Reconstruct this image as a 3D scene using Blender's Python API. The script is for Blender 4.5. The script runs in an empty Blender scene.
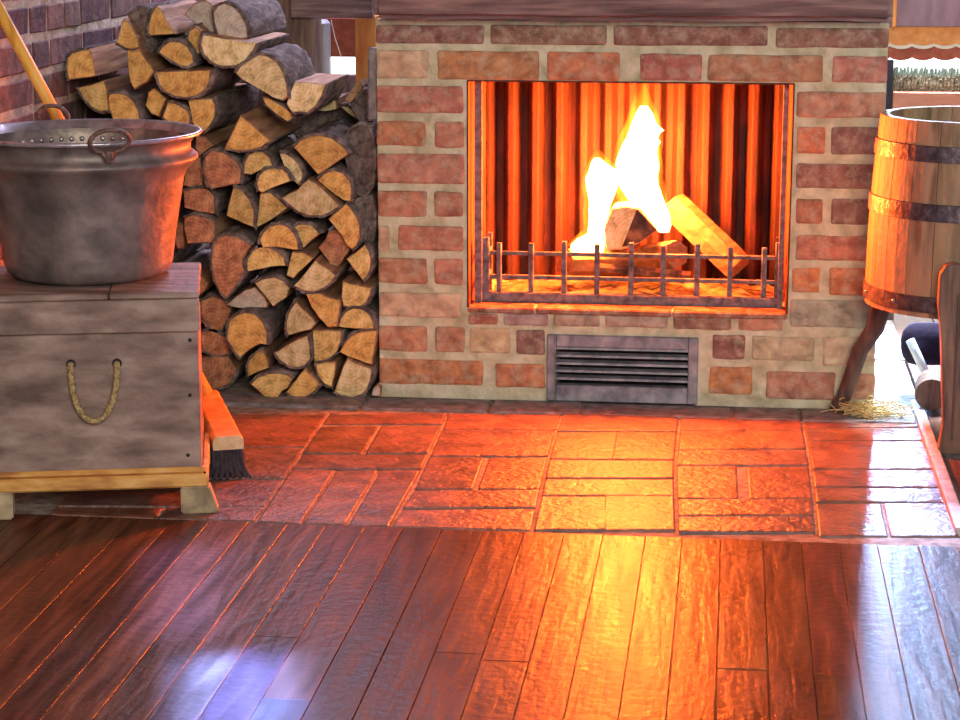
import bpy, bmesh, math, random
from mathutils import Vector, Matrix, noise
rnd = random.Random(7)
SC = bpy.context.scene
COL = SC.collection
V = Vector

# ------------------------------------------------------------------ camera
f = 2100.0
PITCH = math.atan(460 / f)
YAW = math.atan(260 * math.cos(PITCH) / f)
sn, cs = math.sin, math.cos
FW = V((-sn(YAW) * cs(PITCH), cs(YAW) * cs(PITCH), -sn(PITCH)))
RT = V((cs(YAW), sn(YAW), 0))
UP = V((-sn(YAW) * sn(PITCH), cs(YAW) * sn(PITCH), cs(PITCH)))
CAM = V((0.2234903, -4.6520689, 1.12))
cd = bpy.data.cameras.new('camera')
cam = bpy.data.objects.new('camera', cd)
COL.objects.link(cam)
cd.sensor_fit = 'HORIZONTAL'
cd.sensor_width = 36
cd.lens = f / 960 * 36
cd.clip_end = 200
cam.matrix_world = Matrix(((RT.x, UP.x, -FW.x, CAM.x), (RT.y, UP.y, -FW.y, CAM.y), (RT.z, UP.z, -FW.z, CAM.z), (0, 0, 0, 1)))
SC.camera = cam


def ray(x, y):
    return FW + RT * ((x - 480) / f) + UP * ((360 - y) / f)


def PY(x, y, y0=0.0):          # survey point on a vertical plane parallel to the hearth wall
    d = ray(x, y)
    return CAM + d * ((y0 - CAM.y) / d.y)


def PZ(x, y, z0=0.0):          # survey point on a horizontal plane
    d = ray(x, y)
    return CAM + d * ((z0 - CAM.z) / d.z)


def PX(x, y, x0):
    d = ray(x, y)
    return CAM + d * ((x0 - CAM.x) / d.x)


# ------------------------------------------------------------------ materials
def nt(name):
    m = bpy.data.materials.new(name)
    m.use_nodes = True
    n = m.node_tree
    n.nodes.clear()
    out = n.nodes.new('ShaderNodeOutputMaterial')
    b = n.nodes.new('ShaderNodeBsdfPrincipled')
    n.links.new(b.outputs[0], out.inputs[0])
    return m, n, b, out


def ramp(n, stops):
    r = n.nodes.new('ShaderNodeValToRGB')
    while len(r.color_ramp.elements) < len(stops):
        r.color_ramp.elements.new(0.5)
    for e, (p, c) in zip(r.color_ramp.elements, stops):
        e.position = p
        e.color = (c[0], c[1], c[2], 1)
    return r


def mat(name, cols, scale=(20, 20, 20), rough=0.7, bump=0.3, bscale=60, metal=0.0, detail=5, dist=0.4, bdist=0.004, attr=None,
        rand=0.0, spec=None, coat=0.0, rvar=0.0, smear=0.0):
    m, n, b, out = nt(name)
    tc = n.nodes.new('ShaderNodeTexCoord')
    mp = n.nodes.new('ShaderNodeMapping')
    mp.inputs['Scale'].default_value = scale
    n.links.new(tc.outputs['Object'], mp.inputs[0])
    no = n.nodes.new('ShaderNodeTexNoise')
    no.inputs['Scale'].default_value = 1
    no.inputs['Detail'].default_value = detail
    no.inputs['Distortion'].default_value = dist
    n.links.new(mp.outputs[0], no.inputs['Vector'])
    k = len(cols)
    stops = [(0.32 + 0.36 * i / max(1, k - 1), c) for i, c in enumerate(cols)]
    r = ramp(n, stops)
    n.links.new(no.outputs['Fac'], r.inputs[0])
    colout = r.outputs[0]
    if attr:
        at = n.nodes.new('ShaderNodeAttribute')
        at.attribute_name = attr
        mx = n.nodes.new('ShaderNodeMix')
        mx.data_type = 'RGBA'
        mx.blend_type = 'MULTIPLY'
        mx.inputs['Factor'].default_value = 1
        n.links.new(colout, mx.inputs['A'])
        n.links.new(at.outputs['Color'], mx.inputs['B'])
        colout = mx.outputs['Result']
    if smear:
        n3 = n.nodes.new('ShaderNodeTexNoise')
        n3.inputs['Scale'].default_value = 34
        n3.inputs['Detail'].default_value = 9
        n3.inputs['Roughness'].default_value = .68
        n.links.new(tc.outputs['Object'], n3.inputs['Vector'])
        r3 = ramp(n, [(.47, (0, 0, 0)), (.72, (smear, smear, smear))])
        n.links.new(n3.outputs['Fac'], r3.inputs[0])
        mx = n.nodes.new('ShaderNodeMix')
        mx.data_type = 'RGBA'
        mx.inputs['B'].default_value = (.56, .52, .38, 1)
        n.links.new(r3.outputs[0], mx.inputs['Factor'])
        n.links.new(colout, mx.inputs['A'])
        colout = mx.outputs['Result']
    if rand:
        oi = n.nodes.new('ShaderNodeObjectInfo')
        mr = n.nodes.new('ShaderNodeMapRange')
        mr.inputs['To Min'].default_value = 1 - rand
        mr.inputs['To Max'].default_value = 1 + rand
        n.links.new(oi.outputs['Random'], mr.inputs['Value'])
        hs = n.nodes.new('ShaderNodeHueSaturation')
        n.links.new(mr.outputs[0], hs.inputs['Value'])
        n.links.new(colout, hs.inputs['Color'])
        colout = hs.outputs[0]
    n.links.new(colout, b.inputs['Base Color'])
    b.inputs['Roughness'].default_value = rough
    b.inputs['Metallic'].default_value = metal
    if spec is not None:
        b.inputs['Specular IOR Level'].default_value = spec
    if coat:
        b.inputs['Coat Weight'].default_value = coat
        b.inputs['Coat Roughness'].default_value = 0.2
    if rvar:
        mr = n.nodes.new('ShaderNodeMapRange')
        mr.inputs['To Min'].default_value = rough - rvar
        mr.inputs['To Max'].default_value = rough + rvar
        n.links.new(no.outputs['Fac'], mr.inputs['Value'])
        n.links.new(mr.outputs[0], b.inputs['Roughness'])
    if bump:
        n2 = n.nodes.new('ShaderNodeTexNoise')
        n2.inputs['Scale'].default_value = bscale
        n2.inputs['Detail'].default_value = 6
        n.links.new(tc.outputs['Object'], n2.inputs['Vector'])
        ad = n.nodes.new('ShaderNodeMath')
        ad.operation = 'ADD'
        n.links.new(n2.outputs['Fac'], ad.inputs[0])
        n.links.new(no.outputs['Fac'], ad.inputs[1])
        bp = n.nodes.new('ShaderNodeBump')
        bp.inputs['Strength'].default_value = bump
        bp.inputs['Distance'].default_value = bdist
        n.links.new(ad.outputs[0], bp.inputs['Height'])
        n.links.new(bp.outputs[0], b.inputs['Normal'])
    return m


def cut_wood(name, a, bcol, c):
    """End grain: rings about the object's own origin (the pith), radial checks, fine speckle."""
    m, n, b, out = nt(name)
    tc = n.nodes.new('ShaderNodeTexCoord')
    sep = n.nodes.new('ShaderNodeMapping')
    sep.inputs['Scale'].default_value = (1, 0.02, 1)
    n.links.new(tc.outputs['Object'], sep.inputs[0])
    w = n.nodes.new('ShaderNodeTexWave')
    w.wave_type = 'RINGS'
    w.rings_direction = 'SPHERICAL'
    w.inputs['Scale'].default_value = 38
    w.inputs['Distortion'].default_value = 3.0
    w.inputs['Detail'].default_value = 3
    w.inputs['Detail Scale'].default_value = 2
    n.links.new(sep.outputs[0], w.inputs['Vector'])
    no = n.nodes.new('ShaderNodeTexNoise')
    no.inputs['Scale'].default_value = 38
    no.inputs['Detail'].default_value = 10
    no.inputs['Roughness'].default_value = .65
    n.links.new(tc.outputs['Object'], no.inputs['Vector'])
    m1 = n.nodes.new('ShaderNodeMath')
    m1.operation = 'MULTIPLY_ADD'
    m1.inputs[1].default_value = 0.055
    n.links.new(w.outputs['Fac'], m1.inputs[0])
    m2 = n.nodes.new('ShaderNodeMath')
    m2.operation = 'MULTIPLY'
    m2.inputs[1].default_value = 0.945
    n.links.new(no.outputs['Fac'], m2.inputs[0])
    n.links.new(m2.outputs[0], m1.inputs[2])
    r = ramp(n, [(0.36, a), (0.5, bcol), (0.64, c)])
    n.links.new(m1.outputs[0], r.inputs[0])
    oi = n.nodes.new('ShaderNodeObjectInfo')
    mr = n.nodes.new('ShaderNodeMapRange')
    mr.inputs['To Min'].default_value = 0.8
    mr.inputs['To Max'].default_value = 1.18
    n.links.new(oi.outputs['Random'], mr.inputs['Value'])
    hs = n.nodes.new('ShaderNodeHueSaturation')
    n.links.new(mr.outputs[0], hs.inputs['Value'])
    n.links.new(r.outputs[0], hs.inputs['Color'])
    n.links.new(hs.outputs[0], b.inputs['Base Color'])
    b.inputs['Roughness'].default_value = 0.8
    bp = n.nodes.new('ShaderNodeBump')
    bp.inputs['Strength'].default_value = 0.8
    bp.inputs['Distance'].default_value = 0.005
    n.links.new(m1.outputs[0], bp.inputs['Height'])
    n.links.new(bp.outputs[0], b.inputs['Normal'])
    return m


def emit(name, col, strength):
    m = bpy.data.materials.new(name)
    m.use_nodes = True
    n = m.node_tree
    n.nodes.clear()
    out = n.nodes.new('ShaderNodeOutputMaterial')
    e = n.nodes.new('ShaderNodeEmission')
    e.inputs[0].default_value = (*col, 1)
    e.inputs[1].default_value = strength
    n.links.new(e.outputs[0], out.inputs[0])
    return m


def hot_gas(name, col, strength):
    m = emit(name, col, strength)
    n = m.node_tree
    t = n.nodes.new('ShaderNodeBsdfTransparent')
    a = n.nodes.new('ShaderNodeAddShader')
    e = [q for q in n.nodes if q.type == 'EMISSION'][0]
    o = [q for q in n.nodes if q.type == 'OUTPUT_MATERIAL'][0]
    n.links.new(e.outputs[0], a.inputs[0])
    n.links.new(t.outputs[0], a.inputs[1])
    n.links.new(a.outputs[0], o.inputs[0])
    return m


M = {}
M['y'] = cut_wood('cut_wood_yellow', (.4, .24, .07), (.7, .48, .16), (.86, .66, .29))
M['o'] = cut_wood('cut_wood_orange', (.42, .2, .055), (.7, .4, .11), (.85, .56, .2))
M['p'] = cut_wood('cut_wood_pale', (.42, .31, .13), (.74, .59, .29), (.9, .79, .5))
M['r'] = cut_wood('cut_wood_reddish', (.22, .085, .045), (.45, .19, .095), (.64, .33, .17))  # reddish tone partly holds the firelight on the logs by the cauldron
M['g'] = cut_wood('cut_wood_grey', (.36, .29, .24), (.52, .44, .36), (.66, .58, .48))  # grey wood, lightened to hold the haze and glare at the pile top
M['split'] = mat('split_wood', [(.2, .1, .055), (.38, .2, .1), (.52, .32, .18)], (60, 5, 60), .8, .5, 90, rand=.25)
M['bark'] = mat('bark', [(.08, .06, .055), (.19, .145, .13), (.32, .26, .23)], (45, 14, 45), .95, 1.0, 120, bdist=.01, rand=.2)
M['brick'] = mat('brick', [(.66, .62, .62), (1.05, 1.05, 1.05), (1.4, 1.6, 1.6)], (26, 26, 30), .85, .8, 110, attr='tint', bdist=.004, detail=8, smear=.75)
M['oldbrick'] = mat('old_brick', [(.6, .6, .6), (1, 1, 1), (1.4, 1.5, 1.5)], (26, 26, 30), .85, .8, 110, attr='tint', bdist=.004, detail=8, smear=.15)
M['mortar'] = mat('lime_mortar', [(.4, .39, .25), (.58, .57, .39), (.7, .7, .52)], (22, 22, 22), .95, .9, 90, bdist=.006, detail=8)
M['darkmortar'] = mat('old_mortar', [(.34, .27, .2), (.52, .43, .32), (.62, .54, .42)], (22, 22, 22), .95, .9, 90, bdist=.006)
M['rust'] = mat('rusty_steel', [(.007, .0014, .0012), (.023, .0042, .0026), (.062, .011, .0055)], (26, 26, 9), .75, .7, 160, detail=8, bdist=.003)
M['jamb_dark'] = mat('added_jamb_plate', [(.05, .012, .008), (.11, .03, .015), (.17, .05, .025)], (26, 26, 9), .9, .5, 160)  # dark tone chosen to damp the firelit glare on the jambs
M['iron'] = mat('grey_iron', [(.06, .06, .07), (.13, .13, .15), (.2, .2, .22)], (60, 60, 60), .75, .4, 150)
M['vent'] = mat('galvanised_grey', [(.14, .14, .17), (.25, .26, .3), (.38, .38, .42)], (28, 28, 28), .55, .3, 120, metal=.3, detail=8)
M['soot'] = mat('soot', [(.012, .01, .012), (.03, .025, .03)], (30, 30, 30), .95, .3)
M['beam'] = mat('dark_beam_wood', [(.08, .045, .045), (.19, .11, .105), (.34, .22, .2)], (5, 60, 60), .75, .7, 60, detail=8)
M['post'] = mat('dark_post_wood', [(.07, .04, .035), (.17, .1, .075), (.3, .18, .12)], (50, 50, 6), .7, .6, 60, detail=8)
M['paver'] = mat('clay_paver', [(.55, .5, .5), (1, 1, 1), (1.4, 1.5, 1.6)], (18, 18, 18), .42, .8, 70, attr='tint', bdist=.006, detail=8, rvar=.2)
M['plank'] = mat('dark_floor_board', [(.5, .45, .42), (1, 1, 1), (1.7, 1.8, 1.8)], (50, 5, 40), .39, .55, 50, attr='tint', bdist=.003, detail=8, rvar=.12, spec=.14)
M['grout'] = mat('pale_grout', [(.16, .12, .1), (.3, .24, .2), (.42, .36, .3)], (40, 40, 40), .85, .6)
M['shaded_tile_plaster'] = mat('shaded_tile_plaster_grey', [(.12, .11, .115), (.21, .2, .2), (.32, .3, .3)], (30, 30, 30), .7, .8, 90, bdist=.006, detail=8)  # shade of the clay tile row painted in as grey; also the plaster edge
M['palestone'] = mat('pale_edging_stone', [(.36, .35, .35), (.52, .51, .5), (.66, .65, .64)], (30, 30, 30), .6, .6, 90)
M['chest'] = mat('weathered_board', [(.11, .07, .056), (.24, .165, .135), (.38, .285, .24)], (6, 30, 26), .6, .6, 50, detail=10, dist=.3)
M['moulding'] = mat('yellow_pine', [(.4, .16, .04), (.66, .34, .08), (.78, .48, .16)], (9, 40, 40), .55, .4, 60)
M['foot'] = mat('bare_board', [(.22, .17, .1), (.42, .34, .2), (.56, .45, .28)], (20, 20, 20), .8, .6, 60)
M['rope'] = mat('hemp_rope', [(.2, .14, .06), (.42, .31, .13), (.6, .46, .22)], (160, 160, 160), .9, .8, 300)
M['pot'] = mat('old_kettle_metal', [(.11, .095, .09), (.2, .165, .155), (.31, .25, .23)], (15, 15, 15), .52, .5, 45, metal=.45, detail=9, rvar=.1)
M['pot_in'] = mat('worn_kettle_metal', [(.1, .09, .08), (.22, .19, .17), (.38, .3, .26)], (20, 20, 20), .45, .5, 45, metal=.5, detail=9)
M['rim'] = mat('worn_rim_metal', [(.28, .26, .3), (.45, .43, .48), (.6, .58, .62)], (40, 40, 40), .35, .2, 80, metal=.7)
M['handle_iron'] = mat('rusty_handle_iron', [(.08, .045, .04), (.16, .1, .09), (.25, .17, .14)], (80, 80, 80), .6, .5, 150, metal=.3)
M['stick'] = mat('yellow_broom_wood', [(.55, .28, .04), (.78, .47, .08), (.85, .58, .15)], (30, 30, 4), .5, .3)
M['broomblock'] = mat('orange_broom_wood', [(.6, .2, .04), (.78, .3, .07), (.85, .4, .12)], (30, 30, 30), .5, .3)
M['endpaint'] = mat('bare_block_end', [(.5, .4, .22), (.66, .56, .34)], (60, 60, 60), .7, .3)
M['bristle'] = mat('dark_bristle', [(.018, .016, .025), (.05, .045, .06)], (80, 80, 80), .8, .2)
M['stave'] = mat('barrel_oak', [(.5, .47, .45), (1, 1, 1), (1.3, 1.3, 1.3)], (40, 40, 5), .6, .5, 60, attr='tint', detail=8)
M['barrel_in'] = mat('dark_barrel_inside', [(.07, .05, .04), (.14, .1, .08)], (30, 30, 5), .8, .4)
M['hoop'] = mat('barrel_hoop_iron', [(.045, .035, .045), (.1, .08, .09), (.17, .14, .16)], (50, 50, 50), .45, .4, 90, metal=.5)
M['leg'] = mat('dark_turned_wood', [(.05, .028, .022), (.1, .06, .05), (.18, .11, .09)], (50, 50, 6), .5, .4)
M['straw'] = mat('straw', [(.45, .34, .13), (.7, .56, .26)], (90, 90, 90), .85, 0)
M['firewood'] = mat('peeled_firewood', [(.11, .07, .035), (.19, .125, .065), (.28, .195, .105)], (30, 6, 60), .8, .5, 80)
M['char'] = mat('charred_wood', [(.03, .02, .018), (.09, .05, .035), (.3, .15, .07)], (30, 30, 30), .9, .8, 80)
M['orangewood'] = mat('orange_pine', [(.55, .16, .03), (.74, .27, .06), (.8, .36, .1)], (20, 20, 5), .6, .3)
M['redcloth'] = mat('red_brown_cloth', [(.28, .06, .03), (.4, .1, .05)], (60, 60, 60), .9, .3)
M['palecloth'] = mat('pale_trim_cloth', [(.75, .66, .55), (.85, .78, .68)], (60, 60, 60), .9, .2)
M['orangecloth'] = mat('orange_cloth', [(.6, .2, .05), (.75, .3, .09)], (60, 60, 60), .9, .3)
M['wicker'] = mat('woven_wicker', [(.1, .075, .05), (.24, .2, .13), (.4, .36, .26)], (60, 60, 140), .85, .8, 160)
M['greenfringe'] = mat('grey_green_weave', [(.12, .16, .13), (.3, .38, .3)], (90, 90, 90), .85, .6)
M['redboard'] = mat('red_brown_board', [(.3, .09, .05), (.44, .15, .08)], (8, 40, 40), .55, .3)
M['mauveboard'] = mat('mauve_board', [(.16, .08, .1), (.28, .15, .17)], (30, 30, 6), .6, .4)
M['greypole'] = mat('pale_grey_paint', [(.42, .42, .46), (.6, .6, .64)], (60, 60, 12), .5, .3)
M['tube'] = mat('pale_metal_tube', [(.6, .68, .75), (.75, .82, .88)], (40, 40, 40), .3, 0, metal=.2)
M['seat'] = mat('dark_padded_cover', [(.012, .008, .02), (.03, .02, .04)], (40, 40, 40), .95, .3, spec=.1)
M['flame'] = hot_gas('flame_core', (1.0, .235, .066), 16)
M['ember'] = None
M['daylight_pane'] = emit('bright_daylight_pane', (.93, .97, 1.0), 3.2)


def ember_mat():
    m, n, b, out = nt('ember_bed')
    tc = n.nodes.new('ShaderNodeTexCoord')
    no = n.nodes.new('ShaderNodeTexNoise')
    no.inputs['Scale'].default_value = 26
    no.inputs['Detail'].default_value = 6
    n.links.new(tc.outputs['Object'], no.inputs['Vector'])
    r = ramp(n, [(0.42, (0, 0, 0)), (0.56, (1, .16, .01)), (0.7, (1, .45, .06))])
    n.links.new(no.outputs['Fac'], r.inputs[0])
    n.links.new(r.outputs[0], b.inputs['Emission Color'])
    b.inputs['Emission Strength'].default_value = .9
    b.inputs['Base Color'].default_value = (.2, .1, .06, 1)
    b.inputs['Roughness'].default_value = .95
    bp = n.nodes.new('ShaderNodeBump')
    bp.inputs['Distance'].default_value = .01
    n.links.new(no.outputs['Fac'], bp.inputs['Height'])
    n.links.new(bp.outputs[0], b.inputs['Normal'])
    return m


M['ember'] = ember_mat()


def glow_mat():
    m = bpy.data.materials.new('flame_glow_gas')
    m.use_nodes = True
    n = m.node_tree
    n.nodes.clear()
    out = n.nodes.new('ShaderNodeOutputMaterial')
    e = n.nodes.new('ShaderNodeEmission')
    e.inputs[0].default_value = (1, .27, .012, 1)
    tc = n.nodes.new('ShaderNodeTexCoord')
    mp = n.nodes.new('ShaderNodeMapping')
    mp.inputs['Scale'].default_value = (38, 38, 12)
    n.links.new(tc.outputs['Object'], mp.inputs[0])
    no = n.nodes.new('ShaderNodeTexNoise')
    no.inputs['Scale'].default_value = 1
    no.inputs['Detail'].default_value = 3
    n.links.new(mp.outputs[0], no.inputs['Vector'])
    mr = n.nodes.new('ShaderNodeMapRange')
    mr.inputs['From Min'].default_value = .35
    mr.inputs['From Max'].default_value = .7
    mr.inputs['To Min'].default_value = 4
    mr.inputs['To Max'].default_value = 75
    n.links.new(no.outputs['Fac'], mr.inputs['Value'])
    n.links.new(mr.outputs[0], e.inputs[1])
    n.links.new(e.outputs[0], out.inputs['Volume'])
    return m


M['glow'] = glow_mat()


# ------------------------------------------------------------------ mesh helpers
class MB:
    def __init__(s):
        s.bm = bmesh.new()
        s.tint = s.bm.loops.layers.float_color.new('tint')

    def _tint(s, faces, c, mi):
        for fc in faces:
            fc.material_index = mi
            for lp in fc.loops:
                lp[s.tint] = (c[0], c[1], c[2], 1)

    def box(s, lo, hi, c=(1, 1, 1), mi=0, jit=0.0, bev=0.0, mtx=None, seg=1):
        b2 = bmesh.new()
        r = bmesh.ops.create_cube(b2, size=1)
        for v in b2.verts:
            v.co = V([lo[i] + (v.co[i] + .5) * (hi[i] - lo[i]) for i in range(3)])
            if jit:
                v.co += V((rnd.uniform(-jit, jit), rnd.uniform(-jit, jit), rnd.uniform(-jit, jit)))
        if bev:
            bmesh.ops.bevel(b2, geom=list(b2.edges), offset=bev, segments=seg, affect='EDGES', profile=.5)
        return s.merge(b2, c, mi, mtx)

    def merge(s, b2, c=(1, 1, 1), mi=0, mtx=None):
        vs = {}
        for v in b2.verts:
            vs[v] = s.bm.verts.new(mtx @ v.co if mtx else v.co)
        fs = []
        for fc in b2.faces:
            try:
                fs.append(s.bm.faces.new([vs[v] for v in fc.verts]))
            except ValueError:
                pass
        b2.free()
        s._tint(fs, c, mi)
        return fs

    def prism(s, pts, vec, c=(1, 1, 1), mi=0, bev=0.0):
        """closed polygon pts (3D) pushed along vec"""
        b2 = bmesh.new()
        a = [b2.verts.new(p) for p in pts]
        b = [b2.verts.new(V(p) + V(vec)) for p in pts]
        b2.faces.new(a)
        b2.faces.new(list(reversed(b)))
        k = len(pts)
        for i in range(k):
            b2.faces.new([a[i], b[i], b[(i + 1) % k], a[(i + 1) % k]])
        bmesh.ops.recalc_face_normals(b2, faces=b2.faces)
        if bev:
            bmesh.ops.bevel(b2, geom=list(b2.edges), offset=bev, segments=2, affect='EDGES', profile=.5)
        return s.merge(b2, c, mi)

    def tube(s, path, rad, seg=10, c=(1, 1, 1), mi=0, caps=True, flat=1.0, closed=False):
        path = [V(p) for p in path]
        k = len(path)
        rads = rad if isinstance(rad, (list, tuple)) else [rad] * k
        rings = []
        prev = None
        for i in range(k):
            if closed:
                t = (path[(i + 1) % k] - path[i - 1]).normalized()
            else:
                t = (path[min(i + 1, k - 1)] - path[max(i - 1, 0)]).normalized()
            if prev is None:
                a = t.orthogonal().normalized()
            else:
                a = (prev - t * prev.dot(t)).normalized()
            prev = a
            b = t.cross(a)
            rings.append([s.bm.verts.new(path[i] + (a * math.cos(2 * math.pi * j / seg) + b * math.sin(2 * math.pi * j / seg) * flat) * rads[i]) for j in range(seg)])
        fs = []
        rr = range(k) if closed else range(k - 1)
        for i in rr:
            n2 = (i + 1) % k
            for j in range(seg):
                fs.append(s.bm.faces.new([rings[i][j], rings[i][(j + 1) % seg], rings[n2][(j + 1) % seg], rings[n2][j]]))
        if caps and not closed:
            fs.append(s.bm.faces.new(list(reversed(rings[0]))))
            fs.append(s.bm.faces.new(rings[-1]))
        s._tint(fs, c, mi)
        return fs

    def lathe(s, prof, seg=64, c=(1, 1, 1), mi=0, center=V((0, 0, 0)), tintf=None):
        """prof: list of (r,z); open profile revolved about z"""
        rings = []
        for r, z in prof:
            if r < 1e-6:
                rings.append([s.bm.verts.new(center + V((0, 0, z)))])
            else:
                rings.append([s.bm.verts.new(center + V((r * math.cos(2 * math.pi * j / seg), r * math.sin(2 * math.pi * j / seg), z))) for j in range(seg)])
        for i in range(len(rings) - 1):
            A, B = rings[i], rings[i + 1]
            for j in range(seg):
                j2 = (j + 1) % seg
                if len(A) == 1 and len(B) == 1:
                    continue
                if len(A) == 1:
                    fc = s.bm.faces.new([A[0], B[j2], B[j]])
                elif len(B) == 1:
                    fc = s.bm.faces.new([A[j], A[j2], B[0]])
                else:
                    fc = s.bm.faces.new([A[j], A[j2], B[j2], B[j]])
                s._tint([fc], tintf(j) if tintf else c, mi)

    def build(s, name, mats, parent=None, origin=None, smooth=False, recalc=True):
        if recalc:
            bmesh.ops.recalc_face_normals(s.bm, faces=s.bm.faces)
        me = bpy.data.meshes.new(name)
        if origin is not None:
            bmesh.ops.translate(s.bm, verts=s.bm.verts, vec=-V(origin))
        s.bm.to_mesh(me)
        s.bm.free()
        for m in (mats if isinstance(mats, (list, tuple)) else [mats]):
            me.materials.append(m)
        if smooth:
            for p in me.polygons:
                p.use_smooth = True
        o = bpy.data.objects.new(name, me)
        COL.objects.link(o)
        if origin is not None:
            o.location = origin
        if parent is not None:
            o.parent = parent
            o.location = V(origin if origin is not None else (0, 0, 0)) - wloc(parent)
        return o


def wloc(o):
    l = V(o.location)
    while o.parent:
        o = o.parent
        l += V(o.location)
    return l


def tag(o, label, cat, group=None, kind=None):
    o['label'] = label
    o['category'] = cat
    if group:
        o['group'] = group
    if kind:
        o['kind'] = kind
    return o


def struct(o):
    o['kind'] = 'structure'
    return o


def thing(name, loc, label, cat, group=None):
    o = bpy.data.objects.new(name, None)
    o.empty_display_size = .05
    COL.objects.link(o)
    o.location = loc
    return tag(o, label, cat, group)


def auto_smooth(o, ang=40):
    for p in o.data.polygons:
        p.use_smooth = True
    try:
        o.data.set_sharp_from_angle(angle=math.radians(ang))
    except Exception:
        pass


# ------------------------------------------------------------------ setting: floor
X_WALL = -1.29
TINT = lambda r, g, b, v=.12: tuple(c * rnd.uniform(1 - v, 1 + v) for c in (r, g, b))

mb = MB()
# boards, laid towards the camera, front of the brick hearth
y_edge = -1.012
x = X_WALL - 1.0
bw = .0715
while x < 2.2:
    w = bw * rnd.uniform(.92, 1.08)
    y = y_edge
    y1 = -rnd.uniform(1.6, 2.6)
    while y > -4.6:
        base = rnd.choice([(.088, .034, .02), (.11, .043, .022), (.072, .029, .02), (.125, .05, .025)])
        mb.box((x + .0006, max(y1, -4.6) + .001, -.03), (x + w - .0006, y, rnd.uniform(-.0008, .0006)), TINT(*base), bev=.0008)
        y = y1
        y1 = y - rnd.uniform(1.2, 2.2)
    x += w
# dark boards at left, beside the hearth, below chest and wood stack, and far behind
mb.box((X_WALL - 1.0, -4.6, -.06), (2.2, y_edge, -.0035), (.3, .15, .08))
mb.box((X_WALL - 1.0, y_edge, -.06), (2.2, 2.6, -.045), (.02, .015, .012))
plank_floor = struct(mb.build('floor', M['plank']))

# brick hearth pavers, surveyed joint by joint
hb = MB()


def jx(line, y):
    for (xa, ya), (xb, yb) in zip(line, line[1:]):
        if y <= yb or (xb, yb) == line[-1]:
            return xa + (xb - xa) * (y - ya) / (yb - ya)


Jm1 = [(150, 413), (30, 530)]
J0 = [(327, 415), (261, 513), (249, 530)]
J1 = [(447, 415), (441, 429), (414, 487), (388, 530)]
J2 = [(562, 414), (556, 431), (548, 459), (532, 530)]
J3 = [(680, 414), (675, 467), (677, 530)]
J4 = [(801, 412), (812, 476), (817, 534)]
J5 = [(917, 412), (937, 470), (962, 538)]
cols = [
    (Jm1, J0, [(413, 447, 1), (447, 478, 2), (478, 506, 1), (506, 530, 2)]),
    (J0, J1, [(413, 424, 1), (425, 453, 2), (453, 469, 1), (469, 530, 3)]),
    (J1, J2, [(413, 429, 1), (429, 456, 1), (456, 489, 2), (489, 508, 1), (508, 530, 1)]),
    (J2, J3, [(413, 431, 1), (431, 459, 2), (459, 478, 1), (478, 495, 1), (495, 530, 2)]),
    (J3, J4, [(413, 430, 1), (430, 449, 1), (449, 465, 1), (465, 498, 2), (498, 515, 1), (515, 532, 1)]),
    (J4, J5, [(413, 427, 1), (427, 440, 1), (440, 469, 1), (469, 487, 1), (487, 502, 1), (502, 536, 2)]),
]
tp = [(.18, .085, .055), (.21, .1, .06), (.16, .08, .055), (.2, .1, .068), (.15, .085, .068)]
for la, lb, rows in cols:
    for (ya, yb, k) in rows:
        ym = (ya + yb) / 2
        for q in range(k):
            def cx(y, t):
                xa, xb = jx(la, y), jx(lb, y)
                return xa + (xb - xa) * t
            off = rnd.uniform(-.04, .04) if k > 1 else 0
            t0 = q / k + (off if q > 0 else 0)
            t1 = (q + 1) / k + (off if q < k - 1 else 0)
            P = [PZ(cx(y, t), y) for y, t in ((ya, t0), (ya, t1), (yb, t1), (yb, t0))]
            ctr = sum(P, V()) / 4
            Q = []
            for p in P:
                d = ctr - p
                Q.append(p + V((math.copysign(min(abs(d.x) * .3, .003), d.x), math.copysign(min(abs(d.y) * .3, .0045), d.y), rnd.uniform(-.002, .001))))
            Q = [V((p.x, max(p.y, -1.007), p.z)) for p in Q]
            hb.prism(Q, (0, 0, -.04), TINT(*rnd.choice(tp), .1), bev=.0035)
hearth = struct(hb.build('trim_1', M['paver']))
gb = MB()
gb.box((X_WALL, -1.008, -.04), (.66, 2.2, -.0045), (1, 1, 1))
struct(gb.build('trim_2', M['grout']))
# tile row along the foot of the chimney, its shade painted in as grey
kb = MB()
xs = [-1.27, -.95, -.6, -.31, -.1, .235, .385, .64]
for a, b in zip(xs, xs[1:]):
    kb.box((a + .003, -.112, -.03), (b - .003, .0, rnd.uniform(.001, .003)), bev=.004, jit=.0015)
struct(kb.build('trim_3', M['shaded_tile_plaster']))
# pale edging and dark floor to the right of the hearth
eb = MB()
P0, P1 = PZ(916, 405), PZ(962, 534)
eb.prism([P0 + V((-.012, 0, .012)), P0 + V((.012, 0, .012)), P1 + V((.012, 0, .012)), P1 + V((-.012, 0, .012))], (0, 0, -.04), bev=.003)
struct(eb.build('trim_4', M['palestone']))
fb = MB()
x = P0.x + .016
while x < 2.2:
    fb.box((x + .001, -1.008, -.03), (x + .11, 2.2, -.002), TINT(.13, .055, .04), bev=.0015)
    x += .112
struct(fb.build('trim_5', M['plank']))
# bright stone floor behind the chimney
bb = MB()
bb.box((X_WALL, .56, -.03), (P0.x + .016, 2.2, -.0), (.5, .45, .4))
struct(bb.build('trim_6', M['paver']))

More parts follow.
